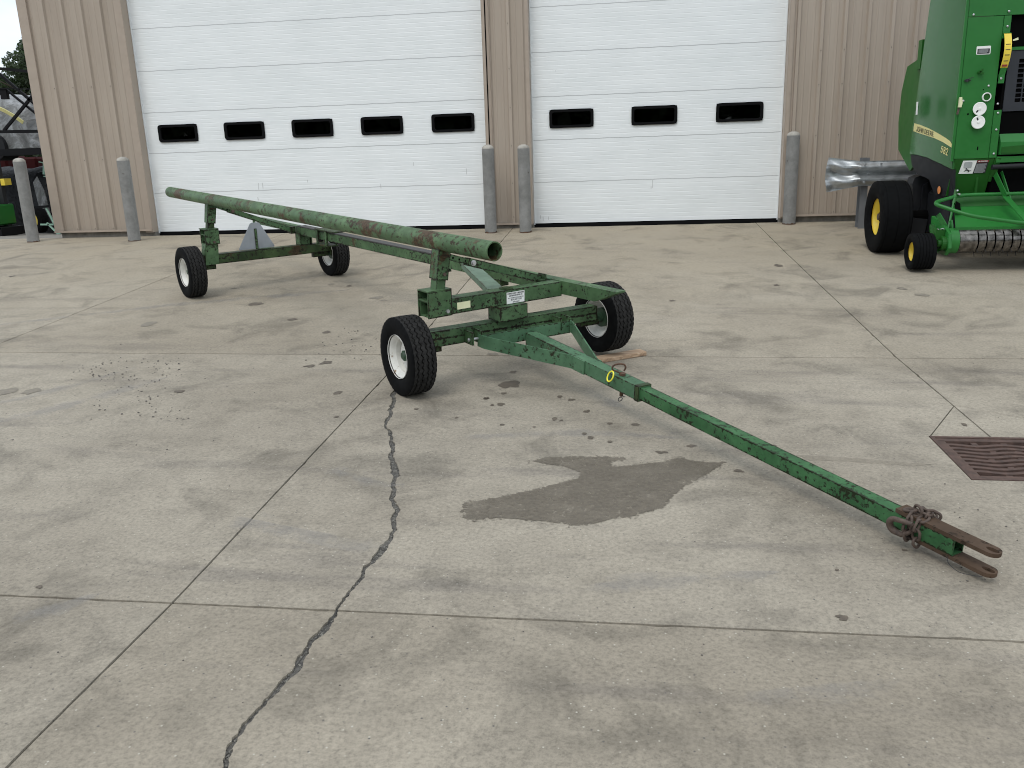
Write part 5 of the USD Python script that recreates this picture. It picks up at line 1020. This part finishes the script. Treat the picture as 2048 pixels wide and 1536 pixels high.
# ------------------------------------------------------------------ machinery stored beyond the left corner
fr = thing('black_truss', 'black steel lattice frame standing behind the left corner of the building', 'steel frame')
def LB(px_a, px_b, w, y=4.0): return Geo().bar((px_a[0], y, px_a[1]), (px_b[0], y, px_b[1]), w, w, (0, 1, 0))
for a, b, w in (((-13.6, 3.19), (-11.2, 2.88), .055), ((-13.6, 1.86), (-11.2, 1.80), .06), ((-13.6, 3.88), (-11.25, 1.72), .05), ((-12.72, 1.86), (-11.3, 3.06), .05), ((-13.6, 2.73), (-11.2, 2.60), .022)): build('lattice_bar', LB(a, b, w), M['black_steel'], fr)
build('lattice_bar', LB((-12.55, 2.66), (-11.5, 1.75), .04, 4.05), M['black_steel'], fr)
build('base_beam', Geo().bb((-14.2, 3.9, 1.36), (-11.1, 4.12, 1.49)), M['black_steel'], fr)
build('knee_joint', Geo().box((-12.60, 4.05, 2.58), (.14, .08, .22), None, .02), M['black_steel'], fr)
for x in (-12.80, -9.9 - 1.3): build('leg', Geo().bar((x, 3.7, -.26), (x, 3.7, 1.40), .11, .11), M['dark_post'], fr); build('foot_plate', Geo().bb((x - .12, 3.6, -.26), (x + .12, 3.8, -.24)), M['post'], fr)
wm = thing('wrapped_machine', 'large machine part wrapped in clear plastic film on the black frame', 'wrapped machine')
def blob(x0, x1, y0, y1, prof, seed, amp=.06):
    """a wrapped volume: (fraction along x, top height) profile, rounded in y, crumpled"""
    n, m = 26, 18; v, f = [], []; z0 = min(p_[1] for p_ in prof)
    for i in range(n):
        x = x0 + (x1 - x0) * i / (n - 1); top = np.interp(i / (n - 1), [p_[0] for p_ in prof], [p_[1] for p_ in prof]); bot = np.interp(i / (n - 1), [p_[0] for p_ in prof], [p_[2] for p_ in prof])
        for k in range(m):
            a = PI * k / (m - 1); cy, sz = math.cos(a), math.sin(a); sc = abs(cy) ** .6 * math.copysign(1, cy); v.append((x, (y0 + y1) / 2 - sc * (y1 - y0) / 2, bot + (top - bot) * sz ** .55))
    v = np.array(v); v += (meshkit.fbm(v * 2.2 + seed, 3, seed)[:, None] - .5) * amp * 2 * V(.6, 1, 1)
    for i in range(n - 1):
        for k in range(m - 1): f.append((i * m + k, (i + 1) * m + k, (i + 1) * m + k + 1, i * m + k + 1))
    g = Geo().add(v, f)
    for i in (0, n - 1): g.add(v[i * m:(i + 1) * m], [(0, k, k + 1) if i == 0 else (0, k + 1, k) for k in range(1, m - 1)])
    return g
build('film_wrap', blob(-14.9, -12.15, 4.5, 6.1, [(0, 2.55, 1.5), (.62, 2.66, 1.5), (.80, 2.60, 1.5), (.90, 2.28, 1.5), (1.0, 1.62, 1.5)], 3), M['film'], wm, smooth=70)
sv = [V(-13.9, 4.44, 2.62), V(-13.45, 4.38, 2.50), V(-13.15, 4.36, 2.39), V(-12.9, 4.37, 2.27), V(-12.7, 4.40, 2.14), V(-12.58, 4.43, 2.03)]; g = Geo()
for a, b in zip(sv, sv[1:]): g.bar(a, b + (b - a) * .05, .02, .075, (0, -.3, 1))
build('yellow_stripe', g, M['decal'], wm)
build('dark_roller', Geo().cyl((-13.35, 4.40, 1.55), (-13.35, 4.9, 1.55), .28, 24), M['plastic'], wm)
gm_ = thing('green_implement', 'green implement with a yellow shield parked behind the leftmost bollard', 'implement')
build('body', Geo().bb((-14.2, 3.2, -.02), (-12.72, 3.9, .40), .03).bb((-14.2, 3.3, .40), (-12.86, 3.9, .62), .03), M['green'], gm_)
build('yellow_shield', Geo().prism([(-13.5, .46), (-12.90, .60), (-12.80, .72), (-12.92, .92), (-13.5, .80)], .04, (0, 3.3, 0), (1, 0, 0), (0, 0, 1)), M['yellow'], gm_)
build('yellow_hood', Geo().box((-12.72, 3.75, .84), (.13, .2, .13), None, .03), M['yellow'], gm_)
build('skid', Geo().bb((-14.2, 3.1, -.22), (-12.5, 3.9, -.05)), M['black_steel'], gm_)
build('white_tag', Geo().bb((-13.2, 3.09, -.17), (-12.95, 3.095, -.10)), M['white'], gm_)
build('wheel', Geo().lathe([(-.09, .12), (-.1, .22), (-.07, .27), (.07, .27), (.1, .22), (.09, .12)], (-12.52, 4.3, .02), (.5, 1, 0), 28), M['tyre'], gm_, smooth=40)
build('wheel_disc', Geo().cyl((-12.56, 4.21, .02), (-12.52, 4.3, .02), .13, 20), M['yellow'], gm_)
sb = thing('shrink_wrapped_crate', 'black plastic wrapped crate stacked between the leftmost bollard and the building', 'crate')
build('wrap', blob(-13.0, -11.6, 4.9, 6.0, [(0, 1.02, -.3), (.5, 1.08, -.3), (1, 1.0, -.3)], 8, .05), M['black_film'], sb, smooth=70)
build('film_flap', Geo().prism([(-12.62, .20), (-12.50, .25), (-12.36, -.12), (-12.44, .62), (-12.55, .92), (-12.66, .80)], .02, (0, 4.55, 0), (1, 0, 0), (0, 0, 1)), M['film'], sb)
ps = thing('pipe_gate', 'pale green tubular gate panel leaning behind the building corner', 'gate')
for a, b in (((-12.2, 1.32), (-12.28, .96)), ((-11.98, 1.30), (-11.93, .70)), ((-12.35, 1.22), (-11.7, 1.06)), ((-12.3, .92), (-11.7, .86))): build('tube', LB(a, b, .04 if abs(a[0] - b[0]) < .2 else .02, 4.4), M['mint'], ps)
for a, b in (((-12.05, -.02), (-11.80, -.30)), ((-12.02, .32), (-11.80, -.28)), ((-12.2, -.05), (-11.7, -.06))): build('tube', LB(a, b, .03, 3.9), M['mint'], ps)
build('black_arm', Geo().bar((-12.3, 3.9, .30), (-11.75, 3.9, .33), .05, .05), M['black_steel'], ps)
build('white_sack', Geo().box((-11.86, 4.0, .42), (.07, .06, .30), frame((1, .1, -.15)), .02), M['white'], ps) if False else None
rm = thing('red_machine', 'dark red farm machine partly hidden behind the wrapped machine', 'farm machine')
build('body', Geo().bb((-17.5, 7.2, 1.05), (-15.2, 8.0, 1.40), .05).bb((-14.8, 7.2, 1.0), (-14.4, 8.0, 1.36), .05), M['red_machine'], rm); build('frame', Geo().bb((-17.5, 7.1, -.5), (-12.7, 7.19, 1.0)), M['black_steel'], rm)
bk = thing('black_equipment_row', 'dark equipment stored in the gap at the foot of the trees', 'equipment')
build('bin', blob(-17, -11.6, 6.1, 7.0, [(0, 1.0, -.5), (.5, 1.12, -.5), (1, 1.02, -.5)], 5, .2), M['black_film'], bk, smooth=60)

# ------------------------------------------------------------------ trees
def tree(x, y, z, h, rad, n, mat_, label, seed, low=.25, leaf=.32):
    t = thing('tree', label, 'tree', loc=(x, y, z)); r = np.random.default_rng(seed)
    g = Geo().cyl((0, 0, 0), (0, 0, h * .7), h * .03, 10, h * .008)
    for k in range(12):
        a, e = r.uniform(0, 6.28), r.uniform(.3, 1.0); z1 = h * r.uniform(.2, .7); L = rad * r.uniform(.5, .9); g.tube([V(0, 0, z1), V(L * .5 * math.cos(a), L * .5 * math.sin(a), z1 + L * .35 * e), V(L * math.cos(a), L * math.sin(a), z1 + L * .6 * e)], [h * .010, h * .006, h * .003], 6)
    build('trunk', g, M['bark'], t, smooth=40)
    K = 46; cz = r.uniform(low, 1.0, K); ca = r.uniform(0, 6.28, K); env = np.sin(np.clip((cz - low + .12) / (1.12 - low), 0, 1) * PI) ** .6; cr = rad * env * np.sqrt(r.uniform(.05, 1, K)); C = np.c_[cr * np.cos(ca), cr * np.sin(ca), cz * h]; cs_ = rad * r.uniform(.16, .36, K)
    i = r.integers(0, K, n); d = r.normal(0, 1, (n, 3)); d /= np.linalg.norm(d, axis=1, keepdims=True); P = C[i] + d * (cs_[i] * r.uniform(.3, 1.05, n) ** .5)[:, None] * V(1, 1, .75)
    u = r.normal(0, 1, (n, 3)); u /= np.linalg.norm(u, axis=1, keepdims=True); w = np.cross(u, r.normal(0, 1, (n, 3))); w /= np.linalg.norm(w, axis=1, keepdims=True); s = (leaf * r.uniform(.6, 1.3, n))[:, None]
    v = np.stack([P - u * s * .5, P + w * s * .28, P + u * s * .5, P - w * s * .28], 1).reshape(-1, 3); q = np.arange(n)[:, None] * 4
    build('crown', Geo().add(v, np.vstack([q + [0, 1, 2], q + [0, 2, 3]])), mat_, t); return t
tree(-40.3, 45, -.6, 9.6, 4.3, 34000, M['leaf'], 'dense dark green tree beside the left wall corner', 31, .12, .30)
tree(-46.0, 48, -.6, 8.2, 3.2, 3500, M['leaf2'], 'sparser tree at the left edge behind the steel frame', 32, .2, .30)
tree(-34.5, 52, -.6, 10.0, 4.4, 9000, M['leaf2'], 'tall tree further back, mostly hidden by the building', 33, .12, .34)
hg = Geo(); r = np.random.default_rng(5); n = 9000; P = np.c_[r.uniform(-62, -30, n), r.uniform(50, 53, n), -.6 + r.uniform(0, 1, n) ** .8 * 3.0]; u = r.normal(0, 1, (n, 3)); u /= np.linalg.norm(u, axis=1, keepdims=True); w = np.cross(u, r.normal(0, 1, (n, 3))); w /= np.linalg.norm(w, axis=1, keepdims=True); s = .42
v = np.stack([P - u * s * .5, P + w * s * .3, P + u * s * .5, P - w * s * .3], 1).reshape(-1, 3); q = np.arange(n)[:, None] * 4
build('hedgerow', hg.add(v, np.vstack([q + [0, 1, 2], q + [0, 2, 3]])), M['leaf'], label='dark hedgerow growing along the far edge below the trees', cat='hedge', kind='stuff')

# planting on the far side of the yard, behind the photographer: it shows only as reflections
n = 14000; P = np.c_[r.uniform(-90, 90, n), r.uniform(-64, -58, n), -.8 + r.uniform(0, 1, n) ** .8 * 8.5]; u = r.normal(0, 1, (n, 3)); u /= np.linalg.norm(u, axis=1, keepdims=True); w = np.cross(u, r.normal(0, 1, (n, 3))); w /= np.linalg.norm(w, axis=1, keepdims=True); s = 2.1
v = np.stack([P - u * s * .5, P + w * s * .3, P + u * s * .5, P - w * s * .3], 1).reshape(-1, 3); q = np.arange(n)[:, None] * 4
build('shelter_belt', Geo().add(v, np.vstack([q + [0, 1, 2], q + [0, 2, 3]])), M['leaf'], label='belt of dark trees along the far side of the yard opposite the doors', cat='trees', kind='stuff')
